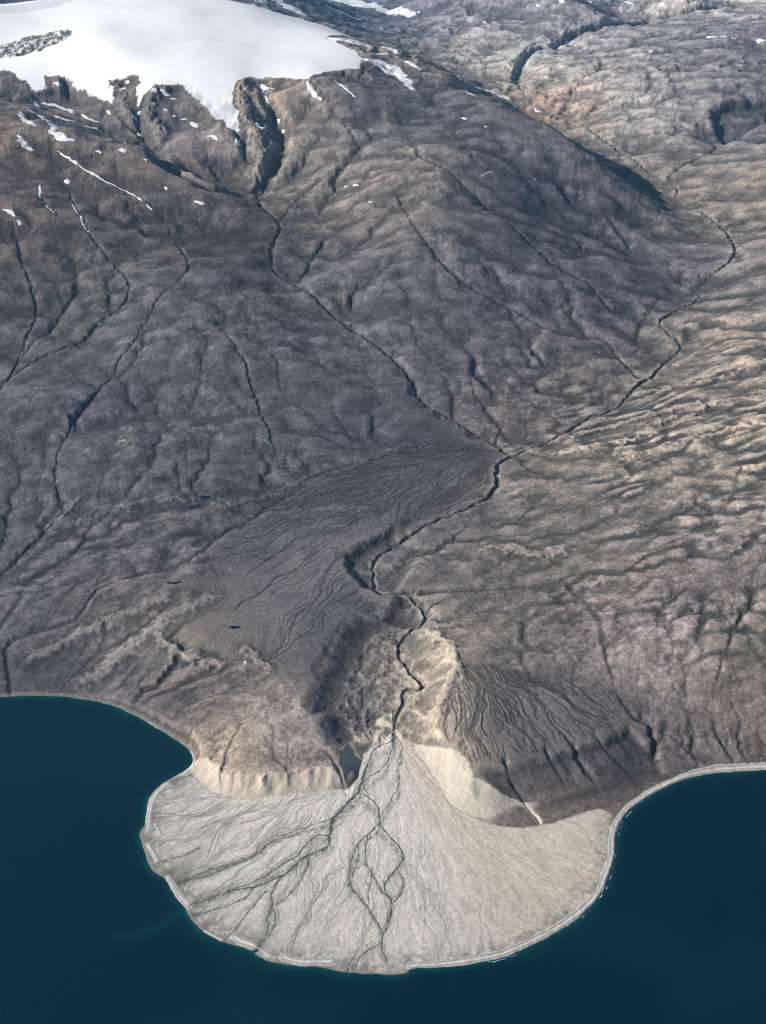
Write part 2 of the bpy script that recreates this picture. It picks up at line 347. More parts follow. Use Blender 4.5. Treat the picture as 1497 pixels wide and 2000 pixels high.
# broad bumps of the hills
bigm = sstep(20, 120, H)
H += bigm * (fbm(X / 900, Y / 900, 41, 3) * 21 + fbm(X / 330, Y / 330, 45, 2) * 5) * np.clip(Y / 8000, .35, 1.6)
for pts, hh, w in RIDGES:
    w_ = smooth_line(W(pts), 2); D, _ = line_field(w_, w * 3, XB, YB)
    H += (hh * (1.9 if pts[0][1] < 400 else .9) * np.exp(-(D / w) ** 2) * (D < w * 3 - 1) * .9).astype(F)
print('ridges', time.time() - T0)

def cut(poly, depth, edge, g=None, tilt=None, e0=-.3):
    global H
    s = sdf(W(poly, g), edge * 2.2, X + wx * 5, Y + wy * 5)
    H = H - F(depth) * sstep(edge * e0, edge, s)
# inner valley of the main river: lower than the old fan
cut(Z5((1540,250),(1400,320),(1350,370),(1345,400),(1360,430),(1410,490),(1497,515)) + Z6((60,505),(115,515),(180,570),(190,600),(140,650)) + Z5((1497,610)) + Z6((60,500),(100,440),(160,330),(60,290)), 30, 62)
inner = Z5((1600,560),(1497,582),(1400,605),(1350,640),(1290,740),(1240,850),(1190,950),(1215,985)) + [(622,1398),(628,1420),(640,1450),(660,1462),(690,1480),(705,1500),(700,1525),(745,1500),(790,1470),(850,1440),(862,1405),(885,1340),(888,1300),(860,1270),(845,1240),(835,1200),(815,1170)]
cut(inner, 42, 125)
cut(Z2((1270,430),(1340,402),(1400,392),(1497,382),(1650,400),(1650,480),(1497,490),(1420,520),(1330,565),(1290,500)), 90, 110, None, None, -.1)
def near_cut(poly, depth, edge):
    global H
    s_ = sdf(W(poly), edge * 2.2, X + wx * 4, Y + wy * 4); H = H - F(depth) * sstep(0, edge, s_)
near_cut(Z8((612,352),(690,334),(785,322),(900,300),(1000,272),(1100,243),(1190,214),(1290,175),(1330,150),(1500,300),(1500,560),(930,700),(560,640),(560,470),(620,440)), 16, 50)
# pass the fan in: bluffs rise where the hills end
RA = np.hypot(X - APEX[0], Y - APEX[1])
fan_s = sdf(fanw, 320, XW, YW)
fanH = 1.0 + 34 * np.clip(1 - RA / 1330, 0, 1) ** 1.25
wd = 62 + 110 * sstep(1.0, 0, np.abs(np.arctan2(X - APEX[0], -(Y - APEX[1])) ) / 3)
anb = np.arctan2(X - APEX[0], -(Y - APEX[1]))
BW = 92 * (1 + .3 * fbm(X / 70, Y / 200, 239, 2) * sstep(.0, -.2, anb)) + 75 * sstep(.1, .3, anb) * sstep(1.25, .75, anb) + 30 * sstep(1.1, 1.5, anb)
bt = np.clip(-fan_s / BW, 0, 1)
S = (bt * .9 + .1 * bt * bt * (3 - 2 * bt)).astype(F)
lift = np.maximum(H - fanH, 0)
H = np.where(Y < 5600, np.where(fan_s > -319, np.where(fan_s > 0, fanH, fanH + lift * S), H), H).astype(F)
print('fan', time.time() - T0)
# streams, with a falling floor
flow_mask = np.zeros((NR, NC), F); river_mask = np.zeros((NR, NC), F)
main_line = None; stream_lines = []
for n_, (pts, dep, fw, sl_) in enumerate(STREAMS):
    if dep < 40: dep, sl_ = dep * .82, sl_ * 1.45
    w_ = smooth_line(W(pts), 2)
    # resample and wiggle
    seg = np.hypot(*np.diff(w_, axis=0).T); L = np.r_[0, np.cumsum(seg)]
    n = max(int(L[-1] / 18), 4); s = np.linspace(0, L[-1], n)
    wl = np.stack([np.interp(s, L, w_[:, 0]), np.interp(s, L, w_[:, 1])], 1)
    amp = 7 if n_ else 9
    wl[:, 0] += amp * fbm(s / 90, s * 0 + n_ * 7.3, 5, 3); wl[:, 1] += amp * fbm(s / 90, s * 0 + n_ * 3.1, 9, 3)
    z = samp(H, wl[:, 0], wl[:, 1]) - dep * np.interp(s, [0, min(400, L[-1] * .4)], [.35 if n_ > 1 else 1, 1])
    if n_ == 0: z = np.minimum(z + 0, 10000)
    z = np.maximum(np.minimum.accumulate(z), samp(H, wl[:, 0], wl[:, 1]) - 1.9 * dep)
    if n_ == 0:
        z = np.maximum(z, 35); main_line = (wl, z)
    z = np.maximum(z, 2)
    reach = 260 if n_ < 2 else 200
    zs = np.convolve(np.pad(z, 2, mode='edge'), np.ones(5) / 5, 'valid')
    D, V = line_field(wl, reach, XW, YW, zs)
    m = D < reach - 1
    prof = V + np.maximum(D - fw, 0) * F(sl_) + np.maximum(D - 60, 0) * .2
    k = 3.0
    lower = H - prof
    Hn = H - np.where(lower > 0, lower + 0, 0)
    soft = -np.exp(-np.abs(lower) / 6) * 2.0
    H = np.where(m, Hn + soft * (D < reach * .5), H).astype(F)
    fm = np.exp(-(D / (fw + 6)) ** 2) * m
    flow_mask = np.maximum(flow_mask, fm.astype(F) * (1 if n_ < 3 else .8))
    stream_lines.append((wl, zs, fw))
    if n_ == 0: river_mask = (np.exp(-(D / 7) ** 2) * m).astype(F); river_D = D
print('streams', time.time() - T0)

# ---------------------------------------------------------------- masks in world space
icep = Z1((-300,240),(-100,270),(0,278),(40,288),(100,320),(148,368),(185,352),(172,295),(225,282),(262,300),(300,330),(350,372),(400,395),(442,415),(438,370),(420,322),(490,302),(545,300),(552,325),(532,350),(536,400),(541,435),(552,395),(600,340),(640,328),(715,330),(760,382),(830,442),(890,492),(935,508),(928,450),(905,410),(910,345),(935,312),(980,300),(1080,302),(1200,312),(1240,292),(1330,277),(1400,270),(1412,235),(1380,200),(1300,165),(1270,150)) \
 + Z1((1400,125,1040),(1290,85,1090),(1180,60,1130),(1040,40,1170),(860,5,1230),(600,-12,1250),(300,-10,1250),(-300,30,1150))
ice_w = W(icep)
XI = X + wx * 5 * sc + perlin(X / 70, Y / 140, 61) * 14; YI = Y + perlin(X / 160, Y / 200, 63) * 60 + wy * 5 * sc
ice_s = sdf(ice_w, 300, XI, YI)
outc = sdf(W(Z1((-200,210),(0,178),(110,152),(180,138),(275,128),(240,165),(160,195),(100,215),(0,235),(-200,250))), 200, XW, YW)
icem = sstep(-6, 6, ice_s) * sstep(5, -5, outc)
# lift ice a little above the rock, smooth
H += (sstep(-5, 90, ice_s) * 9 * sstep(20, -60, outc)).astype(F)
coast_s = None
cl = [tuple(p) for p in coast]
land_poly = cl + [(20000, cl[-1][1]), (20000, 30000), (-20000, 30000), (-20000, cl[0][1])]
Dc, _ = line_field(cl, 900)
Dn, _ = line_field(cl, 60, X + wx * 3, Y + wy * 3)
near = Y < 6000
ins = np.zeros((NR, NC), bool)
x_, y_ = X + wx * 3, Y + wy * 3
for k in range(len(land_poly)):
    a, b = land_poly[k], land_poly[(k + 1) % len(land_poly)]
    if a[1] == b[1]: continue
    c = (a[1] > y_) != (b[1] > y_)
    ins ^= c & (x_ < (b[0] - a[0]) * (y_ - a[1]) / (b[1] - a[1]) + a[0])
Dc = np.where(Dc < 60, Dn, Dc)
coast_s = np.where(ins, Dc, -Dc).astype(F)
print('masks', time.time() - T0)

# old smooth surfaces: less erosion, their own channel pattern
oldfan = sdf(W(Z4((250,720),(330,800),(480,890),(430,960)) + Z6((400,120),(280,200),(100,280),(0,330)) + Z5((1400,330),(1345,400),(1400,490),(1480,560),(1350,630),(1290,720),(1200,900),(1050,830),(880,780),(800,750),(640,640),(700,560),(820,520),(620,470),(900,420),(800,340),(1000,210),(900,170),(1100,90),(1350,20),(1600,-100))), 160, XB, YB)
terr = sdf(W(Z8((500,60),(480,160),(540,230),(610,340),(780,320),(1000,265),(1190,210),(1310,100),(1180,0),(1000,-60)) + Z6((880,880),(600,830),(400,790),(290,800))), 120, XB, YB)
m_old = sstep(-30, 60, oldfan); m_terr = sstep(-10, 40, terr)
m_fan = sstep(-8, 8, fan_s) * (Y < 5600)

# ---------------------------------------------------------------- erosion (stream power, refined level by level)
def recv(h, dx, dy):
    n, m = h.shape
    rs = np.random.RandomState(n)
    best = np.zeros((n, m), F); off = np.zeros((n, m), np.int64); dist = np.ones((n, m), F)
    for a in (-1, 0, 1):
        for b in (-1, 0, 1):
            if a == 0 and b == 0: continue
            d = np.sqrt((dx * b) ** 2 + (dy * a) ** 2)
            c = h[1:-1, 1:-1]; nb = h[1 + a:n - 1 + a, 1 + b:m - 1 + b]
            s = (c - nb) / d[1:-1] * (.65 + .7 * rs.rand(n - 2, m - 2).astype(F))
            bb = best[1:-1, 1:-1]; mk = s > bb
            bb[mk] = s[mk]; off[1:-1, 1:-1][mk] = a * m + b
            dd = np.broadcast_to(d[1:-1], s.shape); dist[1:-1, 1:-1][mk] = dd[mk]
    return off, dist
def erode(h, k, Kf, iters, fix, pit):
    r = R_[::k][:h.shape[0]]; dx = (r * dth * k).astype(F)[:, None]; dy = np.gradient(r).astype(F)[:, None]
    n, m = h.shape; N = n * m; idx = np.arange(N); area = (dx * dy * np.ones((1, m))).ravel().astype(np.float64)
    steps = int(math.log2(n + m)) + 1
    for it in range(iters):
        for _ in range(pit):                                # raise pits
            c = h[1:-1, 1:-1]
            mn = np.minimum.reduce([h[1+a:n-1+a, 1+b:m-1+b] for a in (-1,0,1) for b in (-1,0,1) if a or b])
            h[1:-1, 1:-1] = np.where(fix[1:-1, 1:-1], c, np.maximum(c, mn + F(.02)))
        off, dist = recv(h, dx, dy)
        off[fix] = 0
        p = idx + off.ravel(); root = p == idx
        q = np.r_[np.where(root, N, p), N]; A = np.r_[area, 0.0]
        for s in range(steps):
            A = A + np.bincount(q, weights=A, minlength=N + 1); A[N] = 0; q = q[q]
        A = A[:N]
        c = Kf.ravel() * np.sqrt(A) / dist.ravel()
        hh = h.ravel().astype(np.float64)
        al = np.where(root, hh, hh / (1 + c)); be = np.where(root, 0, c / (1 + c)); q = p
        for s in range(steps):
            al = al + be * al[q]; be = be * be[q]; q = q[q]
        h = al.reshape(n, m).astype(F)
    return h, A.reshape(n, m).astype(F)

H0 = H.copy()
rough = sstep(-.55, .45, fbm(X / 800, Y / 800, 161, 3))
ero = sstep(5, 60, H) * (1 - m_fan) * (1 - icem) * (1 - .85 * m_old) * (1 - .85 * sstep(-100, 20, terr)) * (.45 + .75 * rough)
clean = np.where((Y < 5600) & (anb > -.1) & (anb < 1.15), sstep(BW * .95, BW * 1.1, -fan_s), 1); clean = np.where((Y < 5600) & (anb <= -.1), .3 + .7 * sstep(BW * .8, BW * 1.2, -fan_s), clean).astype(F)
_fr = sdf(W(Z8((600,345),(780,325),(1000,270),(1190,210),(1320,120),(1420,200),(1400,420),(1160,530),(930,598),(700,560),(600,450))), 80, XB, YB)
_in = sdf(W(inner), 160, X, Y)
clean = (clean * (1 - .8 * sstep(-30, 20, _fr)) * (1 - .9 * sstep(-20, 0, _in) * sstep(158, 130, _in))).astype(F)
ero = ero * (1 - .88 * (np.exp(-(((X - ground(1420, 1330)[0]) / 520) ** 2 + ((Y - ground(1420, 1330)[1]) / 330) ** 2))))
ero = (ero * clean * sstep(0, 3, np.abs(H))).astype(F)
delta = None
dk = None
for k, amp, Kc, it, pit in ((8, 13.0, .012, 9, 25), (4, 4.2, .009, 6, 8), (2, 1.7, .006, 3, 4), (1, .8, .003, 2, 2)):
    hb = H0[::k, ::k]; n, m = hb.shape
    d = np.zeros((n, m), F) if dk is None else up2(dk, (n, m))
    x = X[::k, ::k]; y = Y[::k, ::k]; s = np.clip(y / 6000, .6, 2.2)
    nz = fbm(x / (42 * k), y / (42 * k), 60 + k, 2) * amp * s
    h = hb + d + nz * ero[::k, ::k]
    h, A = erode(h, k, Kc * ero[::k, ::k] * (.6 + .8 * sstep(-.6, .6, fbm(x / 700, y / 700, 77, 2))), it, h < .5, pit)
    dk = h - hb
    b = blur(dk, max(int(28 / k), 2)); dk = dk - b * .85
    dk = np.clip(dk, -60, 45) * (sstep(0, .05, ero[::k, ::k]))
    print('erosion', k, time.time() - T0, float(dk.min()), float(dk.max()))
FLOW = A
H = (H0 + dk).astype(F)

# ---------------------------------------------------------------- surface character
def radial(ax, ay, K, Lr, seed, warp=.12):
    dx, dy = X - F(ax), Y - F(ay); rr = np.hypot(dx, dy); an = np.arctan2(dx, -dy)
    w1 = fbm(X / 260, Y / 260, seed, 2) * warp
    u = (an + w1 * 60 / (rr + 120)) * K; v = rr / Lr
    return u.astype(F), v.astype(F), rr
def chan(u, v, seed, wid=.12):
    n = perlin(u, v, seed) + F(.35) * perlin(u * F(2.1), v * F(2.4), seed + 3)
    return np.exp(-(n / F(wid)) ** 2)
ax, ay = APEX
u, v, rr = radial(ax, ay, 16, 300, 81, .6)
def stamp(T, pts, w, amp):
    for k in range(len(pts) - 1):
        a, b = pts[k], pts[k + 1]
        si, sj = seg_window(a, b, w * 2.5)
        x = X[si, sj]; y = Y[si, sj]
        if x.size == 0: continue
        dx, dy = b[0] - a[0], b[1] - a[1]; L = dx * dx + dy * dy + 1e-6
        t = np.clip(((x - a[0]) * dx + (y - a[1]) * dy) / L, 0, 1)
        d = ((x - a[0] - t * dx) ** 2 + (y - a[1] - t * dy) ** 2) / (w * w)
        np.maximum(T[si, sj], np.exp(-d) * amp, out=T[si, sj])
def walkers(T, ox, oy, n, a0, a1, r0, r1, len0, len1, w, amp, seed, wob=.9, ok=None, step=16, fs=130, grow=0):
    """threads of water running out from (ox, oy); neighbours follow the same wandering field, so they meet and part"""
    rs = np.random.RandomState(seed)
    for q_ in range(n):
        an = rs.uniform(a0, a1); r = rs.uniform(r0, r1); L = rs.uniform(len0, len1); A = amp * rs.uniform(.35, 1); ww = w * rs.uniform(.6, 1.4)
        p = [ox + r * math.sin(an), oy - r * math.cos(an)]; m_ = int(L / step); P_l = []
        jit = rs.uniform(0, 99); ts = np.arange(m_) * step
        j1 = fbm(ts / 60.0, ts * 0 + jit, seed, 2)
        for i_ in range(m_):
            P_l.append(tuple(p))
            an = math.atan2(p[0] - ox, -(p[1] - oy))
            f = float(perlin(np.array([p[0] / fs]), np.array([p[1] / fs]), seed + 2)[0]) + .5 * float(perlin(np.array([p[0] / fs * 2.3]), np.array([p[1] / fs * 2.3]), seed + 4)[0])
            h = an + wob * (f + .6 * float(j1[i_]))
            p = [p[0] + step * math.sin(h), p[1] - step * math.cos(h)]
            if ok is not None and i_ > 24 and i_ % 4 == 0 and samp(ok, np.array([p[0]]), np.array([p[1]]))[0] < .3: break
        if len(P_l) > 3: stamp(T, smooth_line(P_l, 1), ww, A)
mf = m_fan.astype(F)
ch_l = np.zeros((NR, NC), F); ch_r = np.zeros((NR, NC), F); ch_p = np.zeros((NR, NC), F); ch_f = np.zeros((NR, NC), F)
walkers(ch_l, ax, ay, 150, -1.15, -.25, 300, 1050, 150, 700, 1.8, 1, 401, 1.0, mf)
walkers(ch_l, ax, ay, 60, -.35, .25, 450, 1050, 150, 700, 1.7, .8, 402, 1.0, mf)
walkers(ch_r, ax, ay, 110, .15, 1.35, 250, 1050, 120, 600, 1.7, .8, 403, .8, mf)
walkers(ch_r, ax, ay, 40, -1.5, -.9, 250, 1050, 120, 500, 2.3, .6, 404, .7, mf)
walkers(ch_p, ax, ay, 60, -1.2, 1.3, 150, 900, 200, 700, 4.2, .9, 405, .8, mf)
walkers(ch_f, ax, ay, 420, -1.5, 1.5, 120, 1250, 50, 220, 1.7, .8, 406, .9, mf, 14, 70)
fan_ch = np.clip(ch_l + .7 * ch_r + .35 * ch_f, 0, 1.2) * m_fan
fan_lobe = fbm(u * .5, v * .7, 91, 3) + .5 * fbm(u * 2.5, v * 3.5, 93, 3)
H -= (fan_ch * 1.5 - fan_lobe * .9 * m_fan - ch_p * .3).astype(F)
print('fan threads', time.time() - T0)
ox, oy = ground(1010, 868)
mo, mt = m_old.astype(F), m_terr.astype(F)
oc = np.zeros((NR, NC), F); oc2 = np.zeros((NR, NC), F); tc = np.zeros((NR, NC), F)
walkers(oc, ox, oy, 260, -1.5, -.2, 200, 1750, 300, 1300, 4.2, 1, 411, .85, mo, 20, 230)
walkers(oc2, ox, oy, 800, -1.5, -.2, 200, 1950, 100, 420, 2.6, .9, 412, .8, mo, 20, 110)
tx, ty = ground(878, 1225)
walkers(tc, tx, ty, 130, -.45, 1.3, 60, 420, 300, 800, 5.5, 1, 413, .8, mt, 18, 170)
walkers(tc, tx, ty, 420, -.45, 1.35, 60, 900, 80, 300, 3.0, .8, 414, .9, mt, 18, 90)
oc = np.clip(np.maximum(oc, oc2), 0, 1) * m_old; tc = tc * m_terr
H -= (oc * 2.6 + tc * 3.6).astype(F)
print('old fan threads', time.time() - T0)

mi_ = sstep(115, 158, _in).astype(F)
H += mi_ * ((ridged(X / 90, Y / 120, 421, 4) - .55) * 12 + np.abs(perlin(X / 45, Y / 60, 425)) * 4)
# hummocky moraine on the right and at the lower left; anisotropic wrinkles elsewhere
ra = math.radians(24)
xr = X * math.cos(ra) + Y * math.sin(ra); yr = -X * math.sin(ra) + Y * math.cos(ra)
blob = lambda cx, cy, sx, sy: np.exp(-(((np.arctan2(X, Y) - math.atan2(*ground(cx, cy))) / sx) ** 2 + ((np.log(np.hypot(X, Y)) - math.log(math.hypot(*ground(cx, cy)))) / sy) ** 2))
hum = np.clip(blob(1400, 900, .17, .22) * 1.2 + .6 * blob(1300, 1150, .13, .10) + blob(250, 1050, .14, .07) + blob(300, 1330, .10, .05) + .4 * blob(1450, 550, .09, .2), 0, 1) * (1 - m_old) * (1 - m_terr) * (1 - m_fan)
hum = hum * (.35 + .8 * sstep(-.35, .35, fbm(X / 480, Y / 480, 119, 2)))
hum = (hum * clean * sstep(8, 70, H - 0) * (1 - .9 * flow_mask)).astype(F)
w1_ = fbm(X / 500, Y / 500, 131, 2) * 70; w2_ = fbm(X / 400, Y / 400, 133, 2) * 50
am = sstep(-.45, .55, fbm(X / 520, Y / 520, 127, 3)); st_ = blob(1300, 810, .14, .10); am2 = sstep(-.5, .5, fbm(X / 330, Y / 330, 129, 2))
b1 = np.abs(perlin((xr + w1_) / 300, (yr + w2_) / 120, 121)) * 1.8
b2 = np.abs(perlin((xr + w2_) / 120, (yr + w1_) / 62, 123)); b3 = np.abs(perlin((X + w1_ * .5) / 50, (Y + w2_ * .5) / 34, 125))
bst = np.abs(perlin((xr + w1_ * .6) / 700, (yr + w2_ * .6) / 74, 128)) * 1.6
bil = b1 * (.2 + 1.0 * am) + b2 * am2 * am * .7 + .2 * b3 * am + bst * 1.0 * st_
H += hum * (bil - .6) * 9.5
rest = (.35 + .8 * rough) * np.clip(1 - hum, 0, 1) * (1 - m_old) * (1 - m_terr) * (1 - m_fan) * (1 - icem) * sstep(6, 50, H) * clean
wq = fbm(X / 300, Y / 300, 135, 3)
farr = sstep(12500, 14500, Y) * (1 - icem) * (1 - sstep(13800, 13000, Y) * 0)
H += (farr * (ridged(X / 1100 + .3 * wq, Y / 1500, 171, 5, .55) - .6) * 62).astype(F)
rk = np.abs(perlin(X / 95 + wq, Y / 60 + wq, 137)) + .5 * np.abs(perlin(X / 40 + wq, Y / 26, 138)) + .3 * np.abs(perlin(X / 17, Y / 12, 139))
crk = np.exp(-(perlin(X / 60 + wq, Y / 44 + wq, 151) / .07) ** 2) * sstep(-.3, .4, fbm(X / 250, Y / 250, 153, 2)) + .7 * np.exp(-(perlin(X / 26 + wq * 1.3, Y / 20 + wq, 155) / .09) ** 2) * sstep(-.4, .3, fbm(X / 160, Y / 160, 157, 2))
crk = (crk * clean * np.clip(1 - m_fan - m_old * .7 - m_terr - icem, 0, 1) * sstep(4, 20, H)).astype(F)
H -= crk * 1.4 * np.clip(Y / 6500, .7, 1.8)
H += (rest * (rk - .5) * 2.8 * np.clip(Y / 7000, .7, 1.7)).astype(F)
H += (rest * fbm(X / 14, Y / 14, 140, 3) * .5 * np.clip(Y / 6000, .7, 2)).astype(F)
H += (clean * (1 - m_fan) * (1 - icem) * fbm(X / 9, Y / 9, 143, 2) * .2 * sstep(3, 20, H)).astype(F)
def rills(n, steps, wmask, seed, mom=.55, jit=.5):
    Hs = blur(H, 3); gi, gj = np.gradient(Hs); dr = np.gradient(R_); rt = R_ * dth
    gr = (gi / dr[:, None]).astype(F); gt = (gj / rt[:, None]).astype(F); asp = (rt / dr).astype(F)
    rs = np.random.RandomState(seed); i = rs.rand(n * 2) * (NR - 2); j = rs.rand(n * 2) * (NC - 2)
    k = rs.rand(n * 2) < wmask[i.astype(int), j.astype(int)]; i = i[k]; j = j[k]; m = len(i)
    life = rs.uniform(.3, 1, m) * steps; di = np.zeros(m); dj = np.zeros(m); acc = np.zeros(NR * NC)
    for t in range(steps):
        a = i.astype(int); b = j.astype(int); g1 = gr[a, b]; g2 = gt[a, b]; g = np.hypot(g1, g2) + 1e-5
        di = mom * di - (1 - mom) * (g1 / g + jit * rs.randn(m) * .6); dj = mom * dj - (1 - mom) * (g2 / g + jit * rs.randn(m) * .6)
        l = np.hypot(di, dj) + 1e-6; i = i + di / l * asp[a]; j = j + dj / l
        ok = (i > 1) & (i < NR - 2) & (j > 1) & (j < NC - 2) & (t < life); ok &= Hs[np.clip(i, 0, NR - 1).astype(int), np.clip(j, 0, NC - 1).astype(int)] > 2
        i = np.where(ok, i, i - di / l * asp[a]); j = np.where(ok, j, j - dj / l); life = np.where(ok, life, -1)
        acc += np.bincount(np.round(i[ok]).astype(int) * NC + np.round(j[ok]).astype(int), weights=np.full(ok.sum(), min(1, .25 + t / 25.0)), minlength=NR * NC)
    return acc.reshape(NR, NC).astype(F)
rw = (np.clip(1 - m_fan - icem, 0, 1) * sstep(3, 12, H) * (.12 + .88 * sstep(-.1, .6, fbm(X / 450, Y / 450, 181, 3))) * clean * (1 - .6 * m_old) * (1 - .6 * m_terr)).astype(F)
rl = rills(45000, 110, rw, 5, .6, .25); rill = np.clip(np.log1p(rl) / 2.4, 0, 1) * np.clip(1 - m_fan - icem, 0, 1)
rill = (.6 * rill + .4 * blur(rill.astype(F), 1)).astype(F)
H -= rill * 1.2 * np.clip(Y / 6500, .7, 2)
print('rills', time.time() - T0)
def lic(n, seed, cell=1, jit=.25):
    Hs = blur(H, 2); gi, gj = np.gradient(Hs); dr = np.gradient(R_); rt = R_ * dth
    gr = (gi / dr[:, None]); gt = (gj / rt[:, None]); g = np.hypot(gr, gt) + 1e-5
    asp = (rt / dr)[:, None]; vi = (gr / g * asp).astype(F); vj = (gt / g).astype(F)
    vi = blur(vi, 1); vj = blur(vj, 1); nz = np.random.RandomState(seed).randn(NR, NC).astype(F)
    acc = nz.copy(); I0, J0 = np.meshgrid(np.arange(NR, dtype=F), np.arange(NC, dtype=F), indexing='ij')
    for sg in (1, -1):
        i, j = I0.copy(), J0.copy()
        for t in range(n):
            a = np.clip(i, 0, NR - 1).astype(np.int32); b = np.clip(j, 0, NC - 1).astype(np.int32)
            i += sg * vi[a, b]; j += sg * vj[a, b]
            a = np.clip(i + .5, 0, NR - 1).astype(np.int32); b = np.clip(j + .5, 0, NC - 1).astype(np.int32)
            acc += nz[a, b]
    return acc / np.sqrt(2 * n + 1)
L1 = lic(5, 71); L1 = np.clip(L1, -2.5, 2.5).astype(F)
H += (L1 * .14 * np.clip(Y / 6500, .6, 2.2) * np.clip(1 - .75 * m_fan - icem, 0, 1) * sstep(2, 10, H) * (.45 + .55 * clean)).astype(F)
print('lic', time.time() - T0)
im = sstep(-70, 10, ice_s) * sstep(10, -40, outc)
H = (H * (1 - im) + (blur(H, 12) + fbm(X / 900, Y / 700, 251, 3) * 6) * im).astype(F)
H = np.where((coast_s > 25) & (Y < 6500), np.maximum(H, 3), H).astype(F)
# coast: seabed falls away, land edge low
H = np.where(Y < 6500, np.where(coast_s < 0, np.maximum(-1.2 + coast_s * .35, -60), np.minimum(H, .5 + coast_s * .35 + np.maximum(coast_s - 18, 0) * 1.2)), H).astype(F)
BARS = [(Z7((293,420),(250,455),(225,500),(212,555),(212,610)), 11), (Z7((205,690),(228,725),(250,765)), 9), (Z7((298,840),(320,880),(350,925),(392,965)), 11),
        (Z7((595,1105),(640,1130),(685,1145)), 13), (Z7((812,1195),(860,1212),(930,1220),(1028,1215)), 13), (Z7((460,1080),(500,1100),(540,1120)), 6),
        (Z7((0,60),(100,98),(170,133),(240,172),(310,218),(370,255),(405,300),(412,330),(370,375)), 11), (Z7((240,600),(262,640)), 3),
        (Z8((352,1237),(420,1232),(500,1225),(620,1210),(740,1188),(815,1160),(890,1125),(985,1078),(1075,1022),(1150,960),(1195,905),(1215,860),(1235,810),(1250,770),(1258,720),(1262,660),(1272,612),(1290,575),(1325,532),(1375,492),(1437,448),(1497,418)) + [(1345,1514),(1390,1505),(1440,1501),(1497,1498),(1700,1494)], 13)]
bar = np.zeros((NR, NC), F); barD = np.full((NR, NC), 99, F)
for n_, (p, w) in enumerate(BARS):
    w = w * 1.25
    D, _ = line_field(smooth_line(W([(a, b, 2.0) for a, b in p]), 2), 90, X + wx * 2, Y + wy * 2)
    D = D / (1 + .35 * perlin(X / 55, Y / 55, 431) + .15 * perlin(X / 18, Y / 18, 433))
    bar = np.maximum(bar, sstep(w + 3, w - 2, D)); barD = np.where(D < w + 6, D / w, barD)
H += bar * (1.6 * (1 - np.clip(barD, 0, 1) ** 2)) + bar * .4
print('shape', time.time() - T0, float(H.max()))

FC = [  # fan channels: survey line, widths in metres
 (((1318,185),(1310,225),(1260,240),(1215,265),(1205,310),(1180,360),(1162,420),(1155,455)), (10,7,9,18,20)),
 (((1320,200),(1300,270),(1275,340),(1200,385),(1165,420)), (8,8,7)),
 (((1322,200),(1355,250),(1333,300),(1330,345),(1340,420),(1305,480),(1262,548),(1246,575)), (6,5,6,5)),
 (((1155,455),(1195,475),(1238,508),(1246,560),(1246,600)), (9,10,12)),
 (((1155,455),(1110,495),(1070,540),(1032,580),(1026,620),(1020,660),(1024,690),(960,728),(900,745),(860,790),(835,815),(760,850),(690,882),(600,892),(520,920),(450,945),(415,955),(385,968)), (22,18,24,16,12,14,10,9,8,8)),
 (((1110,495),(1060,560),(1035,600)), (8,8)),
 (((1075,535),(1040,570),(960,598),(860,630),(790,658),(742,690),(700,738),(620,768),(540,802),(470,832),(400,848),(320,862)), (8,7,8,12,8,6,5)),
 (((1022,650),(960,648),(915,690),(885,735),(840,762),(790,792),(738,830),(660,870),(560,900)), (10,8,7,5)),
 (((950,735),(928,745),(925,785),(895,850),(842,918),(790,958)), (6,6,5)),
 (((835,815),(800,845),(775,880),(758,925),(765,975),(740,1025),(750,1072),(712,1130),(680,1172)), (8,8,9,7,6)),
 (((765,975),(785,1015),(765,1080),(705,1150)), (5,5)),
 (((690,880),(650,930),(560,965),(480,990),(420,1010)), (6,5,5)),
 (((740,900),(660,985),(595,1080),(552,1122)), (5,4,4)),
 (((600,770),(500,800),(420,830),(330,870)), (4,5,4)),
 (((440,705),(380,735),(300,755),(225,778)), (3,5,7)),
 (((1246,600),(1200,638),(1142,688),(1120,755),(1112,830),(1110,880),(1150,915),(1185,960),(1215,1010),(1246,1052),(1265,1092),(1256,1140),(1263,1180),(1282,1212)), (11,8,7,8,9,8,7,5)),
 (((1248,600),(1290,650),(1332,692),(1360,742),(1332,792),(1280,850),(1262,888),(1290,922),(1308,960),(1290,1020),(1270,1080)), (11,9,10,10,8,8,7)),
 (((1192,648),(1180,730),(1192,792),(1230,845),(1250,892),(1302,945)), (6,7,8,7)),
 (((1332,800),(1360,862),(1354,900),(1312,950)), (6,6)),
 (((1256,1130),(1192,1168),(1150,1200),(1140,1240)), (7,6,5)),
 (((1150,690),(1155,762),(1122,832)), (5,5)),
 (((1215,790),(1210,860),(1195,905),(1200,960)), (4,4)),
 (((1190,375),(1165,425),(1205,470)), (5,5)),
]
halo = np.zeros((NR, NC), F); rsb = np.random.RandomState(77)
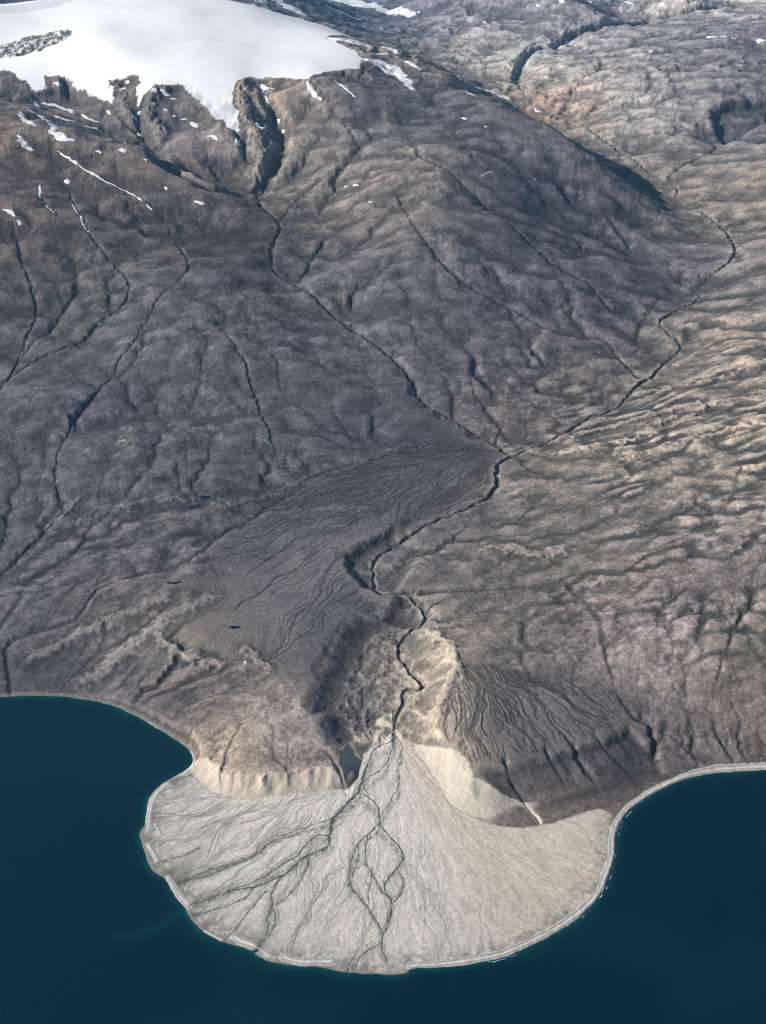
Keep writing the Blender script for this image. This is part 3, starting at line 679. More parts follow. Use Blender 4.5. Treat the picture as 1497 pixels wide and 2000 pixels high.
for n_, (p, w) in enumerate(FC):
    wl = smooth_line(W(Z7(*p)), 2); stamp(halo, wl, np.mean(w) * 1.3 + 2, .9)
    for q_ in range(2 + int(np.mean(w) / 5)):                # side threads that leave and rejoin
        L_ = len(wl); a_ = rsb.randint(0, max(L_ // 2, 1)); b_ = min(L_ - 1, a_ + rsb.randint(L_ // 4 + 1, L_ // 2 + 2)); sg = wl[a_:b_ + 1]
        if len(sg) < 4: continue
        d_ = np.gradient(sg, axis=0); nn = np.stack([-d_[:, 1], d_[:, 0]], 1); nn /= np.linalg.norm(nn, axis=1)[:, None] + 1e-9
        t_ = np.linspace(0, 1, len(sg)); off = rsb.choice([-1, 1]) * rsb.uniform(7, 26) * np.sin(np.pi * t_) * (1 + .5 * fbm(t_ * 5, t_ * 0 + n_ + q_, 88, 2))
        stamp(halo, sg + nn * off[:, None], rsb.uniform(1.8, 3.2), rsb.uniform(.6, 1))
halo *= m_fan * (.45 + .75 * sstep(-.35, .25, perlin(X / 16, Y / 22, 341) + .6 * perlin(X / 8, Y / 10, 343)))
H -= (halo * .8).astype(F)

# ---------------------------------------------------------------- ground colour (albedo)
def lin(c):
    c = np.asarray(c, float) / 255; return np.where(c < .04045, c / 12.92, ((c + .055) / 1.055) ** 2.4)
CPG = 1.12
CP = [ (1000,360,70,71,82),(1060,450,68,69,80),(1150,380,70,71,82),(1120,330,72,73,84),(1180,450,74,75,86),(950,300,76,77,86),(880,250,80,80,88),(790,200,78,78,86),(830,170,70,72,84),  # right ridge flank: dark soil, darkened further for shade away from the sun
 # survey point, colour as seen: soil with light and shade in it
 (115,170,95,88,88),(60,300,92,78,72),(40,350,96,76,76),(130,240,82,78,82),(200,350,90,78,70),(330,420,84,78,76),(0,260,110,95,80),(60,430,82,74,72),(300,230,95,90,92),(230,180,110,100,92),(310,180,72,70,76),(350,260,108,102,104),(420,300,108,100,100),(500,180,128,114,98),(480,260,118,108,100),(560,190,118,105,92),(640,170,112,104,100),(700,180,84,82,90),(620,260,104,98,98),(520,320,108,100,96),
 (750,230,88,86,94),(850,290,104,98,98),(800,380,104,98,92),(950,380,78,78,88),(880,200,84,84,94),(1100,420,72,73,84),(1000,300,80,81,92),(900,500,86,86,94),(700,450,98,92,90),(620,440,96,90,86),(1150,520,80,80,92),(1050,600,78,79,90),(1200,600,80,80,92),(850,600,84,84,94),(950,640,82,82,90),(1100,700,98,92,90),(1000,720,92,88,88),(1180,700,92,88,88),(1080,790,90,86,88),(1020,830,110,100,94),
 (450,420,66,62,64),(400,480,64,60,62),(530,450,58,58,64),(250,480,84,80,78),(150,600,80,78,80),(60,560,72,70,74),(30,480,90,80,74),(450,600,82,82,90),(600,620,80,80,88),(650,750,78,78,88),(500,750,78,78,88),(350,750,78,78,88),(250,650,80,80,88),(150,780,74,75,86),(300,900,76,77,86),(50,850,76,77,86),(100,950,78,80,88),(600,860,78,80,90),(470,850,78,79,88),
 (900,870,70,70,82),(750,930,74,74,84),(600,960,70,70,80),(520,985,66,64,68),(800,980,76,76,86),(650,1060,92,91,97),(550,1020,84,83,90),(600,1150,94,93,99),(500,1200,98,95,99),(450,1120,95,92,97),(600,1280,98,96,98),(550,1310,104,98,98),(400,1230,100,94,92),(500,1300,110,102,96),(350,1260,104,98,90),(250,1250,110,106,104),(300,1180,88,84,84),(150,1150,76,74,80),(50,1200,72,72,80),(60,1290,74,72,78),(150,1320,70,68,76),(250,1060,84,82,86),(100,1060,80,80,88),(380,1030,82,80,84),(30,1120,78,78,86),(230,1320,96,94,96),
 (300,1360,76,72,78),(400,1380,84,78,80),(560,1390,146,134,128),(590,1410,150,136,130),(450,1460,160,146,126),(490,1430,146,134,120),(580,1450,132,123,116),(650,1500,104,96,98),(420,1500,142,130,114),(690,1300,88,86,92),(720,1400,80,78,86),(640,1280,80,80,88),(740,1220,86,84,90),(720,1110,100,98,100),(790,1100,96,92,94),  # left bluff: tan soil, paled to paint in its sunlit side
 (830,1250,130,120,104),(880,1290,158,146,126),(860,1390,150,138,118),(800,1420,140,128,114),(850,1190,96,92,90),(950,1200,96,92,88),(900,1150,98,94,90),(1000,1280,104,99,98),(920,1330,100,97,99),(1000,1400,98,95,98),(1100,1420,100,96,98),(1000,1530,80,76,82),(1100,1550,98,88,84),(1150,1480,86,82,84),(1250,1450,82,78,82),(1180,1370,88,84,88),(1030,1590,108,98,88),
 (1050,950,112,106,98),(1200,900,116,110,98),(1350,850,126,118,102),(1450,780,120,112,100),(1300,750,112,106,98),(1400,650,122,114,100),(1450,560,92,90,94),(1350,620,104,98,94),(1490,640,122,114,100),(1430,500,100,96,96),(1100,1020,96,94,92),(1250,1000,106,102,96),(1400,980,120,112,102),(1480,1000,118,110,100),(1000,1060,104,98,92),(1150,1100,110,104,96),(1350,1080,118,108,102),(1480,1120,114,106,102),(1200,1150,108,100,96),(1180,1230,112,102,102),(1250,1180,112,103,102),(1350,1170,102,93,91),(1250,1290,136,124,122),(1300,1310,132,122,120),(1150,1330,102,94,96),(1400,1200,104,98,94),(1450,1300,112,104,92),(1380,1350,110,100,96),(1470,1410,114,102,96),(1400,1450,96,88,88),(1300,1400,96,88,90),(1100,1180,100,94,92),(1080,1260,102,96,92),
 (1400,400,122,114,102),(1450,340,118,112,104),(1380,330,116,110,102),(1320,370,112,104,98),(1200,290,116,108,104),(1100,210,134,116,100),(1080,200,150,112,90),(1150,230,128,118,106),(1250,200,140,136,134),(1200,170,138,134,132),(1270,260,136,132,130),(1350,150,112,108,112),(1450,120,106,100,108),(1450,60,96,92,106),(1300,110,110,108,114),(1420,240,84,82,90),(1480,220,80,78,88),(1350,260,104,100,102),(1460,290,108,104,106),(1100,150,132,126,120),(1000,180,128,122,112),(960,110,138,136,132),(1050,100,140,138,136),(880,110,132,124,116),(850,60,112,112,122),(900,30,118,116,124),(1000,40,112,110,120),(1150,60,124,122,128),(1350,20,138,134,132),(1450,15,140,136,136),(800,70,112,114,126),(700,40,70,78,98),(620,20,72,80,100),(1200,10,130,126,130),(1000,5,104,104,116),(1250,45,116,114,124),
]
cw = W([(p[0], p[1]) for p in CP]); cq = [(math.atan2(*p), math.log(math.hypot(*p))) for p in cw]
Pc, Wc = tps_fit(cq, lin([p[2:] for p in CP]), 2e-3)
Cs = tps_eval(Pc, Wc, q).reshape(len(lr8), len(ta8), 3)
Cs = np.clip(Cs, .03, .5) * CPG
lum_ = Cs.mean(-1, keepdims=True); Cs = lum_ + (Cs - lum_) * .62; Cs = Cs * np.array([1.04, .99, .945])
COL = np.stack([up2(Cs[..., c].astype(F), (NR, NC)) for c in range(3)], -1)
def mixc(mask, col):
    global COL
    m = np.clip(mask, 0, 1)[..., None]; COL = COL * (1 - m) + np.array(col, F) * m
soilm = 1 - np.maximum(m_fan, icem)
# hollows carry darker damp soil, crests drier and paler
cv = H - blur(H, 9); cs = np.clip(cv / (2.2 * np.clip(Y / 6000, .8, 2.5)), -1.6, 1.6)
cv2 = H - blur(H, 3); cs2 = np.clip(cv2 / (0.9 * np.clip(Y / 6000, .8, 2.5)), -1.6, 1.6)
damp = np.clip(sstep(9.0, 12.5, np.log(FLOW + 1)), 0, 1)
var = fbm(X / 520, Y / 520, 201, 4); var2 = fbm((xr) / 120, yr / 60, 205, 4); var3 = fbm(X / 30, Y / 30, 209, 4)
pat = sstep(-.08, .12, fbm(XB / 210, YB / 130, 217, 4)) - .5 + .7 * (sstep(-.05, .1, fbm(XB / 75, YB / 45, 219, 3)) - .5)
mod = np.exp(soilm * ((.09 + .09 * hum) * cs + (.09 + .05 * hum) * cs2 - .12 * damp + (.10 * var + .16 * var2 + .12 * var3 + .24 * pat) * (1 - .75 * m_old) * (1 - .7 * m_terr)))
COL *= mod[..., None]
tan = (np.clip(soilm * (.20 * cs + .25 * var2 + .1 * var), -.25, .5) * (.35 + .65 * hum))[..., None]
COL *= (1 + tan * np.array([.30, .10, -.06], F)) * (1 - .12 * hum[..., None] * np.array([1.0, 1.0, .5], F))
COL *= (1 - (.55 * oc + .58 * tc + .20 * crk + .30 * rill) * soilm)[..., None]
# ravines: darker along the stream lines, pale gravel floors
COL *= (1 - .18 * np.clip(flow_mask * 1.0, 0, 1) * (1 - river_mask) * soilm)[..., None]
gl = sstep(-.1, .5, perlin(X / 300, Y / 300, 220))
mixc(river_mask * (.35 + .4 * gl) * (Y < 9000), (.17, .18, .18)); mixc(river_mask * .6 * (Y >= 9000), (.24, .22, .19))
mixc(np.exp(-(((X - ground(241, 861)[0]) / 34) ** 2 + ((Y - ground(241, 861)[1]) / 40) ** 2)) * sstep(-.2, .3, var3), (.46, .44, .34))
mixc(.6 * np.exp(-(((X - ground(176, 880)[0]) / 50) ** 2 + ((Y - ground(176, 880)[1]) / 50) ** 2)) * sstep(0, .4, var3), (.36, .36, .32))
# pale fans of scree where the streams leave the slopes
for px, py, sx, sy, c, a in ((560,905,75,150,(.13,.14,.17),.8),(1240,1250,60,80,(.18,.155,.155),.4),(1180,1235,30,90,(.20,.165,.165),.5),(1255,1285,50,50,(.27,.25,.23),.7),(1300,1305,50,40,(.27,.25,.24),.6),(585,1405,70,50,(.30,.24,.23),.8),(985,885,45,50,(.28,.27,.24),.6),(1250,225,260,480,(.36,.35,.335),.8),(1215,170,260,420,(.33,.325,.315),.6),(1020,110,420,650,(.35,.35,.34),.75),(930,120,300,500,(.32,.32,.30),.5),(830,60,400,700,(.22,.23,.24),.5),(1180,55,500,500,(.30,.29,.28),.5)):
    gx, gy = ground(px, py)
    mixc(a * np.exp(-(((XB - gx) / sx) ** 2 + ((YB - gy) / sy) ** 2)) * sstep(-.5, .3, var3 + .3 * cs2), c)
for p, w, c, a in ((Z6((800,600),(840,660),(820,720),(830,780),(860,840),(800,880)), 22, (.20,.165,.17), .6), (Z6((860,640),(930,570),(1000,520),(1060,510)), 22, (.19,.16,.16), .5),
                   (Z5((130,770),(250,715),(360,650),(500,610),(640,545)), 20, (.20,.185,.17), .5), (Z5((320,870),(400,820),(500,740),(600,655),(700,600),(820,530)), 22, (.22,.205,.185), .55),
                   (Z6((180,590),(165,575)), 9, (.26,.13,.11), .8), (Z5((640,700),(700,750),(790,790)), 18, (.26,.23,.19), .6),
                   (Z6((250,700),(290,800),(240,900),(190,990)), 30, (.36,.31,.24), .8), (Z8((480,60),(420,160),(360,200),(300,170)), 30, (.34,.29,.23), .7),
                   (Z5((0,490),(100,430),(200,360),(350,240)), 9, (.17,.15,.14), .5), (Z4((430,810),(470,830),(500,860)), 14, (.32,.28,.21), .8), (Z4((930,500),(985,560)), 10, (.30,.27,.20), .7),
                   (Z5((1000,200),(900,270),(830,320)), 12, (.19,.16,.15), .5), (Z4((760,620),(800,655),(840,665)), 12, (.24,.22,.16), .6),
                   (Z4((800,730),(760,765),(650,835),(520,880)), 12, (.2,.21,.19), .6), (Z2((900,250),(420,250),(560,330),(660,420),(840,520)), 60, (.28,.22,.17), .45)):
    D, _ = line_field(smooth_line(W(p), 2), w * 3, XB, YB)
    mixc(a * np.exp(-(D / w) ** 2) * sstep(-.7, .1, var3 + .5 * cs2), c)
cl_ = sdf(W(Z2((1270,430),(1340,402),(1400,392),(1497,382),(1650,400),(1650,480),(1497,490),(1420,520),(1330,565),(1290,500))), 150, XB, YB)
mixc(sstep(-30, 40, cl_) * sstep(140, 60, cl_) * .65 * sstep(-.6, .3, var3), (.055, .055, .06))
for p, w, c, a in ((Z8((612,345),(690,328),(785,318),(900,296),(1000,268),(1100,238),(1190,208),(1310,120)), 13, (.17,.15,.135), .75), (Z5((1490,585),(1400,603),(1350,640),(1290,740),(1240,850),(1190,950)), 12, (.15,.135,.125), .5), (Z5((1345,370),(1350,430),(1410,495),(1490,517)), 10, (.17,.15,.14), .6),
                   (Z8((300,-10),(330,60),(300,140)), 16, (.26,.21,.17), .6), (Z7((600,150),(700,140),(780,70),(830,110),(960,180)), 16, (.27,.22,.20), .7), (Z7((650,160),(640,260),(650,370)), 26, (.27,.235,.19), .7), (Z7((440,230),(480,300),(540,400)), 24, (.26,.22,.17), .6)):
    D, _ = line_field(smooth_line(W(p), 2), w * 3, XB, YB)
    mixc(a * np.exp(-(D / w) ** 2) * sstep(-.9, .0, var3 + .4 * cs2), c)
ps = np.clip(Y / 5500, .8, 3); PU = (TA[None, :] * np.ones((NR, 1)) * 5500).astype(F) + wx * 4; PV = (LR[:, None] * np.ones((1, NC)) * 5500).astype(F) + wy * 4
var4 = perlin(PU / 11, PV / 16, 213) + .6 * perlin(PU / 6, PV / 9, 215)
COL *= np.exp(soilm * (.11 * var4 + .045 * L1) + m_fan * .05 * L1)[..., None]
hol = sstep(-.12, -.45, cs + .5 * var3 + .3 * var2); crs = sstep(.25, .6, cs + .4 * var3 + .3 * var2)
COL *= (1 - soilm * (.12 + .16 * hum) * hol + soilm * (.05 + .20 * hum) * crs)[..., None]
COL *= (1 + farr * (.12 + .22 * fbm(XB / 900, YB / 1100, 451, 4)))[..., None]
# pale rock flecks where frost has broken the bedrock up
fl = perlin(PU / 11, PV / 18, 401) + .5 * perlin(PU / 6, PV / 9, 403)
clu = sstep(.12, .5, fbm(X / 330, Y / 260, 405, 4)) + .8 * np.exp(-(((X - ground(1290, 1300)[0]) / 130) ** 2 + ((Y - ground(1290, 1300)[1]) / 110) ** 2))
mixc(np.clip(clu, 0, 1) * sstep(.55, .8, fl) * .55 * soilm, (.30, .285, .265))
dk2 = sstep(.1, .5, fbm(X / 260, Y / 200, 411, 4)) * sstep(.35, .6, perlin(PU / 10, PV / 18, 413))
COL *= (1 - .38 * dk2 * soilm)[..., None]
# bluffs: bare pale sand cut by the river
hf = H - fanH
gy_, gx_ = np.gradient(H); slope = np.hypot(gy_ / np.gradient(R_)[:, None], gx_ / (R_ * dth)[:, None])
bl = np.where(Y < 5600, sstep(10, 2, -fan_s - BW * .92 + 25 * fbm(X / 90, Y / 90, 231, 3)) * (fan_s < 3) * sstep(.16, .30, blur(slope.astype(F), 2)), 0)
an = np.arctan2(X - APEX[0], -(Y - APEX[1]))
streak = fbm(an * 170, RA / 200, 233, 3)
bl = bl * (1 - .8 * sstep(-1.2, -1.4, an) * 0)
right_b = sstep(.05, .2, an) ; left_b = sstep(-.05, -.2, an)
rt = 1 - sstep(.93, 1.0, an); bl = bl * np.where(an > 0, rt, 1)
mixc(bl * right_b * rt * .95, (.46, .41, .34)); mixc(bl * left_b * .9 * sstep(-.5, -.75, an), (.48, .42, .34))
COL *= (1 + bl * .22 * streak)[..., None]
# fan gravel
fcol = np.array([.56, .52, .465], F) * (1 + .06 * fan_lobe + .06 * var2 + .13 * fbm(u * 2.0, v * 3, 95, 4) + .11 * ch_p)[..., None]
edge = sstep(620, 1330, RA)
rim = sstep(160, 20, coast_s) * sstep(-.2, .5, fbm(X / 28, Y / 28, 441, 3) + .5 * sstep(.1, -.5, an))
fcol = fcol * (1 - rim[..., None] * np.array([.36, .35, .33], F))
fcol = fcol * (1 - .10 * edge - .42 * sstep(95, 10, coast_s) * sstep(-.45, .3, fbm(X / 60, Y / 60, 97, 4)))[..., None]
br = sstep(.15, .5, an)[..., None]; spk = perlin(X / 7, Y / 7, 99) * .09 + perlin(u * 14, v * 22, 96) * .10 + np.minimum(fbm(u * 6, v * 8, 94, 3), 0) * .16
fcol = fcol * (1 + spk)[..., None]
fcol = fcol * (1 + br * np.array([-.06, -.10, -.16], F))
wetl = sstep(-.15, -.75, an) * sstep(450, 1000, RA) * sstep(-1.5, -1.2, an) 
veg = np.clip(wetl * sstep(-.1, .6, fbm(u * .9, v * 1.1, 98, 3)), 0, 1)
fcol = fcol * (1 - veg[..., None] * np.array([.32, .31, .34], F))
dk_ = np.clip(np.clip(ch_l, 0, 1) * (.55 + .15 * edge) + ch_r * (.28 + .15 * edge) + ch_f * (.22 + .2 * edge + .1 * wetl), 0, .78)
fcol = fcol * (1 - dk_[..., None] * np.array([1.0, .93, .85], F))
fcol = fcol * (1 - (halo * (.46 + .2 * var3 + .15 * var2))[..., None] * np.array([1.0, .94, .97], F))
COL = COL * (1 - m_fan[..., None]) + fcol * m_fan[..., None]
mixc(sstep(34, 16, coast_s + (1 - sstep(600, 900, X)) * 8) * .5 * (Y < 6500) * (1 - bar), (.27, .25, .22))
mixc(sstep(9, 3, coast_s) * .7 * (coast_s > -60) * (1 - bar), (.15, .14, .13))
bc = .43 + .13 * np.cos(barD * 5.5)
for c, k in enumerate((1.0, .95, .89)): COL[..., c] = COL[..., c] * (1 - bar) + bc * k * bar * (1 + .06 * var3)
COL *= (1 - .6 * sstep(1, -3, coast_s) * (Y < 6500))[..., None]
# ice: bright firn, grey bare ice in the tongues
icec = np.array([.87, .87, .87], F) * np.ones((NR, NC, 1), F)
tong = np.clip(np.maximum(sstep(130, 30, ice_s) * sstep(13500, 12900, Y), np.maximum(blob(455, 215, .012, .035), blob(205, 185, .008, .02) * .7)), 0, 1) * sstep(-.6, .4, fbm(X / 60, Y / 300, 240, 3))
icec = icec * (1 - .42 * tong[..., None] * np.array([1, .92, .84], F)) * (1 + .05 * fbm(X / 1400, Y / 1600, 261, 2)[..., None] + .015 * fbm(XB / 260, YB / 300, 263, 3)[..., None])
COL = np.where(icem[..., None] > .5, icec, COL)
mixc((icem < .5) * sstep(5, -5, -outc) * sstep(.0, .35, fbm(X / 60, Y / 25, 245, 4)) * .9, (.8, .81, .83))
COL = np.clip(COL, .012, .9).astype(F)
print('colour', time.time() - T0)

# ---------------------------------------------------------------- materials
def mat(name):
    m = bpy.data.materials.new(name); m.use_nodes = True; n = m.node_tree.nodes; l = m.node_tree.links
    return m, n, l, n['Principled BSDF']
def noise_node(n, l, scale, detail=4, rough=.6, vec=None):
    t = n.new('ShaderNodeTexNoise'); t.inputs['Scale'].default_value = scale; t.inputs['Detail'].default_value = detail; t.inputs['Roughness'].default_value = rough
    l.new(vec, t.inputs['Vector']); return t
def earth(name, attr, fine=.35, bump=1.0, rough=.95, spec=.15):
    m, n, l, b = mat(name)
    tc_ = n.new('ShaderNodeNewGeometry'); pos = tc_.outputs['Position']
    a = n.new('ShaderNodeAttribute'); a.attribute_name = attr
    t1 = noise_node(n, l, .06, 6, .65, pos); t2 = noise_node(n, l, .4, 3, .6, pos)
    mr = n.new('ShaderNodeMapRange'); mr.inputs[1].default_value = .3; mr.inputs[2].default_value = .7; mr.inputs[3].default_value = 1 - fine; mr.inputs[4].default_value = 1 + fine
    l.new(t1.outputs[0], mr.inputs[0])
    v_ = n.new('ShaderNodeVectorMath'); v_.operation = 'SCALE'
    l.new(a.outputs['Color'], v_.inputs[0]); l.new(mr.outputs[0], v_.inputs['Scale'])
    l.new(v_.outputs[0], b.inputs['Base Color'])
    b.inputs['Roughness'].default_value = rough; b.inputs['Specular IOR Level'].default_value = spec
    ad = n.new('ShaderNodeMath'); ad.operation = 'MULTIPLY_ADD'; ad.inputs[1].default_value = .25
    l.new(t2.outputs[0], ad.inputs[0]); l.new(t1.outputs[0], ad.inputs[2])
    bp = n.new('ShaderNodeBump'); bp.inputs['Strength'].default_value = .8; bp.inputs['Distance'].default_value = 3.2 * bump
    l.new(ad.outputs[0], bp.inputs['Height']); l.new(bp.outputs[0], b.inputs['Normal'])
    return m
M_earth = earth('soil_and_rock', 'soil', .34, 1.0)
M_gravel = earth('gravel', 'soil', .20, .5)
M_sand = earth('pale_sand', 'soil', .08, .25)
M_ice = earth('ice', 'soil', .015, .12, .55, .3)
def snow_mat():
    m, n, l, b = mat('snow')
    g = n.new('ShaderNodeNewGeometry'); t = noise_node(n, l, .05, 4, .6, g.outputs['Position'])
    r = n.new('ShaderNodeValToRGB'); r.color_ramp.elements[0].position = .3; r.color_ramp.elements[1].position = .6
    r.color_ramp.elements[0].color = (.50, .52, .56, 1); r.color_ramp.elements[1].color = (.74, .75, .77, 1)
    l.new(t.outputs[0], r.inputs[0]); l.new(r.outputs[0], b.inputs['Base Color']); b.inputs['Roughness'].default_value = .7
    return m
M_snow = snow_mat()
def water_mat(name, c0, c1, rough=.18, bump=.5, attr=None):
    m, n, l, b = mat(name)
    g = n.new('ShaderNodeNewGeometry'); t = noise_node(n, l, .05, 5, .6, g.outputs['Position'])
    mx = n.new('ShaderNodeMix'); mx.data_type = 'RGBA'; mx.inputs[6].default_value = (*c0, 1); mx.inputs[7].default_value = (*c1, 1)
    if attr:
        a = n.new('ShaderNodeAttribute'); a.attribute_name = attr; l.new(a.outputs['Fac'], mx.inputs[0])
    else: l.new(t.outputs[0], mx.inputs[0])
    l.new(mx.outputs[2], b.inputs['Base Color']); b.inputs['Roughness'].default_value = rough; b.inputs['IOR'].default_value = 1.33
    bp = n.new('ShaderNodeBump'); bp.inputs['Strength'].default_value = .35; bp.inputs['Distance'].default_value = bump
    b.inputs['Specular IOR Level'].default_value = .2
    l.new(t.outputs[0], bp.inputs['Height']); l.new(bp.outputs[0], b.inputs['Normal'])
    return m
M_sea = water_mat('sea_water', (.0, .0125, .0260), (.004, .065, .068), .3, 1.0, 'shallow')
M_stream = water_mat('stream_water', (.055, .070, .062), (.13, .145, .13), .25, .2)
M_pond = water_mat('pond_water', (.004, .014, .028), (.008, .02, .035), .15, .2)

# ---------------------------------------------------------------- meshes
def tag(o, label=None, cat=None, group=None, kind=None):
    for k, v in (('label', label), ('category', cat), ('group', group), ('kind', kind)):
        if v: o[k] = v
    return o
def mesh(name, co, faces, m, smooth=True, col=None, fac=None):
    me = bpy.data.meshes.new(name); nv, nf = len(co), len(faces); k = faces.shape[1]
    me.vertices.add(nv); me.vertices.foreach_set('co', np.ascontiguousarray(co, F).ravel())
    me.loops.add(nf * k); me.loops.foreach_set('vertex_index', np.ascontiguousarray(faces, np.int32).ravel())
    me.polygons.add(nf); me.polygons.foreach_set('loop_start', np.arange(0, nf * k, k, dtype=np.int32))
    me.polygons.foreach_set('use_smooth', np.full(nf, smooth))
    me.update()
    if col is not None:
        a = me.attributes.new('soil', 'FLOAT_COLOR', 'POINT'); a.data.foreach_set('color', np.ascontiguousarray(np.c_[col, np.ones(nv)], F).ravel())
    if fac is not None:
        a = me.attributes.new('shallow', 'FLOAT', 'POINT'); a.data.foreach_set('value', np.ascontiguousarray(fac, F))
    me.materials.append(m); o = bpy.data.objects.new(name, me); C.objects.link(o); return o
ID = np.arange(NR * NC).reshape(NR, NC)
Q = np.stack([ID[:-1, :-1], ID[:-1, 1:], ID[1:, 1:], ID[1:, :-1]], -1).reshape(-1, 4)
cls = np.zeros((NR, NC), np.int8)
cls[(bl > .45) & ((an < -.55) | (an > .2))] = 4; cls[m_fan > .5] = 1; cls[(bar > .5)] = 2; cls[icem > .5] = 3
cls[(H < -6) & (Y < 6500)] = 9
cq_ = cls[:-1, :-1].ravel()
CO = np.stack([X, Y, H], -1).reshape(-1, 3); CC = COL.reshape(-1, 3)
for k, name, m in ((0, 'mountain_terrain', M_earth), (1, 'gravel_fan', M_gravel), (2, 'beach', M_gravel), (3, 'ice_cap', M_ice), (4, 'sand_bluff', M_sand)):
    f = Q[cq_ == k]; used, inv = np.unique(f, return_inverse=True)
    o = mesh(name, CO[used], inv.reshape(-1, 4), m, True, CC[used]); tag(o, kind='structure')
print('terrain', time.time() - T0)

ground = ground_on(H, 1)
# sea: one sheet, dense near the shore
xs = np.r_[-60000, -30000, -12000, -6000, np.arange(-3500, 3501, 14), 6000, 12000, 30000, 60000]
ys = np.r_[-40000, -15000, -3000, 1000, 2000, np.arange(2720, 5300, 10), 6200]
sx, sy = np.meshgrid(xs, ys)
cs_ = samp(coast_s, sx, sy); ok = (np.hypot(sx, sy) > R_[0]) & (np.abs(np.arctan2(sx, sy)) < TH)
sh = np.where(ok, np.exp(np.minimum(cs_, 0) / 15.0), 0)
sh = sh * (.62 + .38 * sstep(-.5, .5, fbm(sx / 120, sy / 120, 301, 3)))
pl = WS(Z7((345,995),(300,1030),(240,1070),(150,1095),(60,1100)))
dmin = np.full(sx.shape, 1e9)
for a, b in zip(pl[:-1], pl[1:]):
    d = b - a; t = np.clip(((sx - a[0]) * d[0] + (sy - a[1]) * d[1]) / (d @ d), 0, 1); dmin = np.minimum(dmin, np.hypot(sx - a[0] - t * d[0], sy - a[1] - t * d[1]))
far_ = np.hypot(sx - pl[0][0], sy - pl[0][1])
sh = np.clip(sh + .32 * np.exp(-(dmin / (14 + far_ * .10)) ** 2) * np.exp(-far_ / 420), 0, 1)
sh = np.clip(sh + .10 * fbm(sx / 900, sy / 500, 305, 4), 0, 1)
ids = np.arange(sx.size).reshape(sx.shape)
fq = np.stack([ids[:-1, :-1], ids[:-1, 1:], ids[1:, 1:], ids[1:, :-1]], -1).reshape(-1, 4)
tag(mesh('sea', np.stack([sx, sy, sx * 0], -1).reshape(-1, 3), fq, M_sea, True, None, sh.ravel()), kind='structure')

# stream and river ribbons
def ribbon(name, wl, width, m, lift=.5, step=6, wob=.35, seed=0, minz=.3, **t):
    wl = smooth_line(wl, 2); seg = np.hypot(*np.diff(wl, axis=0).T); L = np.r_[0, np.cumsum(seg)]
    s = np.linspace(0, L[-1], max(int(L[-1] / step), 3))
    p = np.stack([np.interp(s, L, wl[:, 0]), np.interp(s, L, wl[:, 1])], 1)
    j = fbm(s / 40, s * 0 + seed * 1.7, seed, 3) * 4.0; d = np.gradient(p, axis=0); nrm = np.stack([-d[:, 1], d[:, 0]], 1); nrm /= np.linalg.norm(nrm, axis=1)[:, None] + 1e-9
    p = p + nrm * j[:, None]
    wv = np.interp(s / L[-1], np.linspace(0, 1, len(width)), width) * .5 * (1 + wob * fbm(s / 30, s * 0 + seed, seed + 5, 3))
    rows = []
    for f in (-1, -.5, 0, .5, 1):
        e = p + nrm * (wv * f)[:, None]
        z = samp(H, e[:, 0], e[:, 1]) + lift - .9 * lift * (abs(f) == 1)
        rows.append(np.c_[e, np.maximum(z, minz)])
    co = np.stack(rows, 1).reshape(-1, 3); n = len(s); i = np.arange(n * 5).reshape(n, 5)
    f = np.stack([i[:-1, :-1], i[:-1, 1:], i[1:, 1:], i[1:, :-1]], -1).reshape(-1, 4)
    return tag(mesh(name, co, f, m), **t)
for n_, (p, w) in enumerate(FC):
    ribbon('stream', W(Z7(*p)), tuple(v * .62 for v in w), M_stream, .7, 4, .9, n_ + 1, kind='structure')
wl, zs, fw = stream_lines[0]
k0 = np.searchsorted(wl[:, 1] < 8200, True)
sel = wl[:, 1] < 7600
ribbon('river', wl[sel][::3], (5, 6, 6, 7), M_stream, .7, 8, .3, 40, kind='structure')

# ponds
def pond(px, py, a, b, label, z=None, rot=0):
    gx, gy = ground(px, py); ang = np.linspace(0, 2 * np.pi, 41)[:-1]
    rr = 1 + .16 * np.sin(ang * 2 + px) + .1 * np.sin(ang * 3 + py)
    ex = gx + a * rr * np.cos(ang); ey = gy + b * rr * np.sin(ang)
    zz = np.r_[samp(H, ex, ey), samp(H, np.array([gx]), np.array([gy]))].mean() + .8
    co = np.r_[np.c_[ex, ey, ex * 0 + zz], np.c_[gx + (ex - gx) * 1.12, gy + (ey - gy) * 1.12, ex * 0 + zz - 5], [[gx, gy, zz]]]
    i = np.arange(40); f = np.r_[np.c_[i, (i + 1) % 40, np.full(40, 80)], np.c_[i, i + 40, (i + 1) % 40], np.c_[(i + 1) % 40, i + 40, (i + 1) % 40 + 40]]
    tag(mesh('pond', co, f, M_pond, False), label, 'pond', None, 'structure')
pond(382, 992, 45, 24, 'larger oval dark blue pond on the lower slope')
pond(399, 969, 38, 26, 'dark pond just above the larger oval pond')
pond(340, 1137, 33, 16, 'small round dark pond at the edge of the old fan')
pond(460, 1225, 26, 14, 'shallow dark pond below the middle of the old fan')

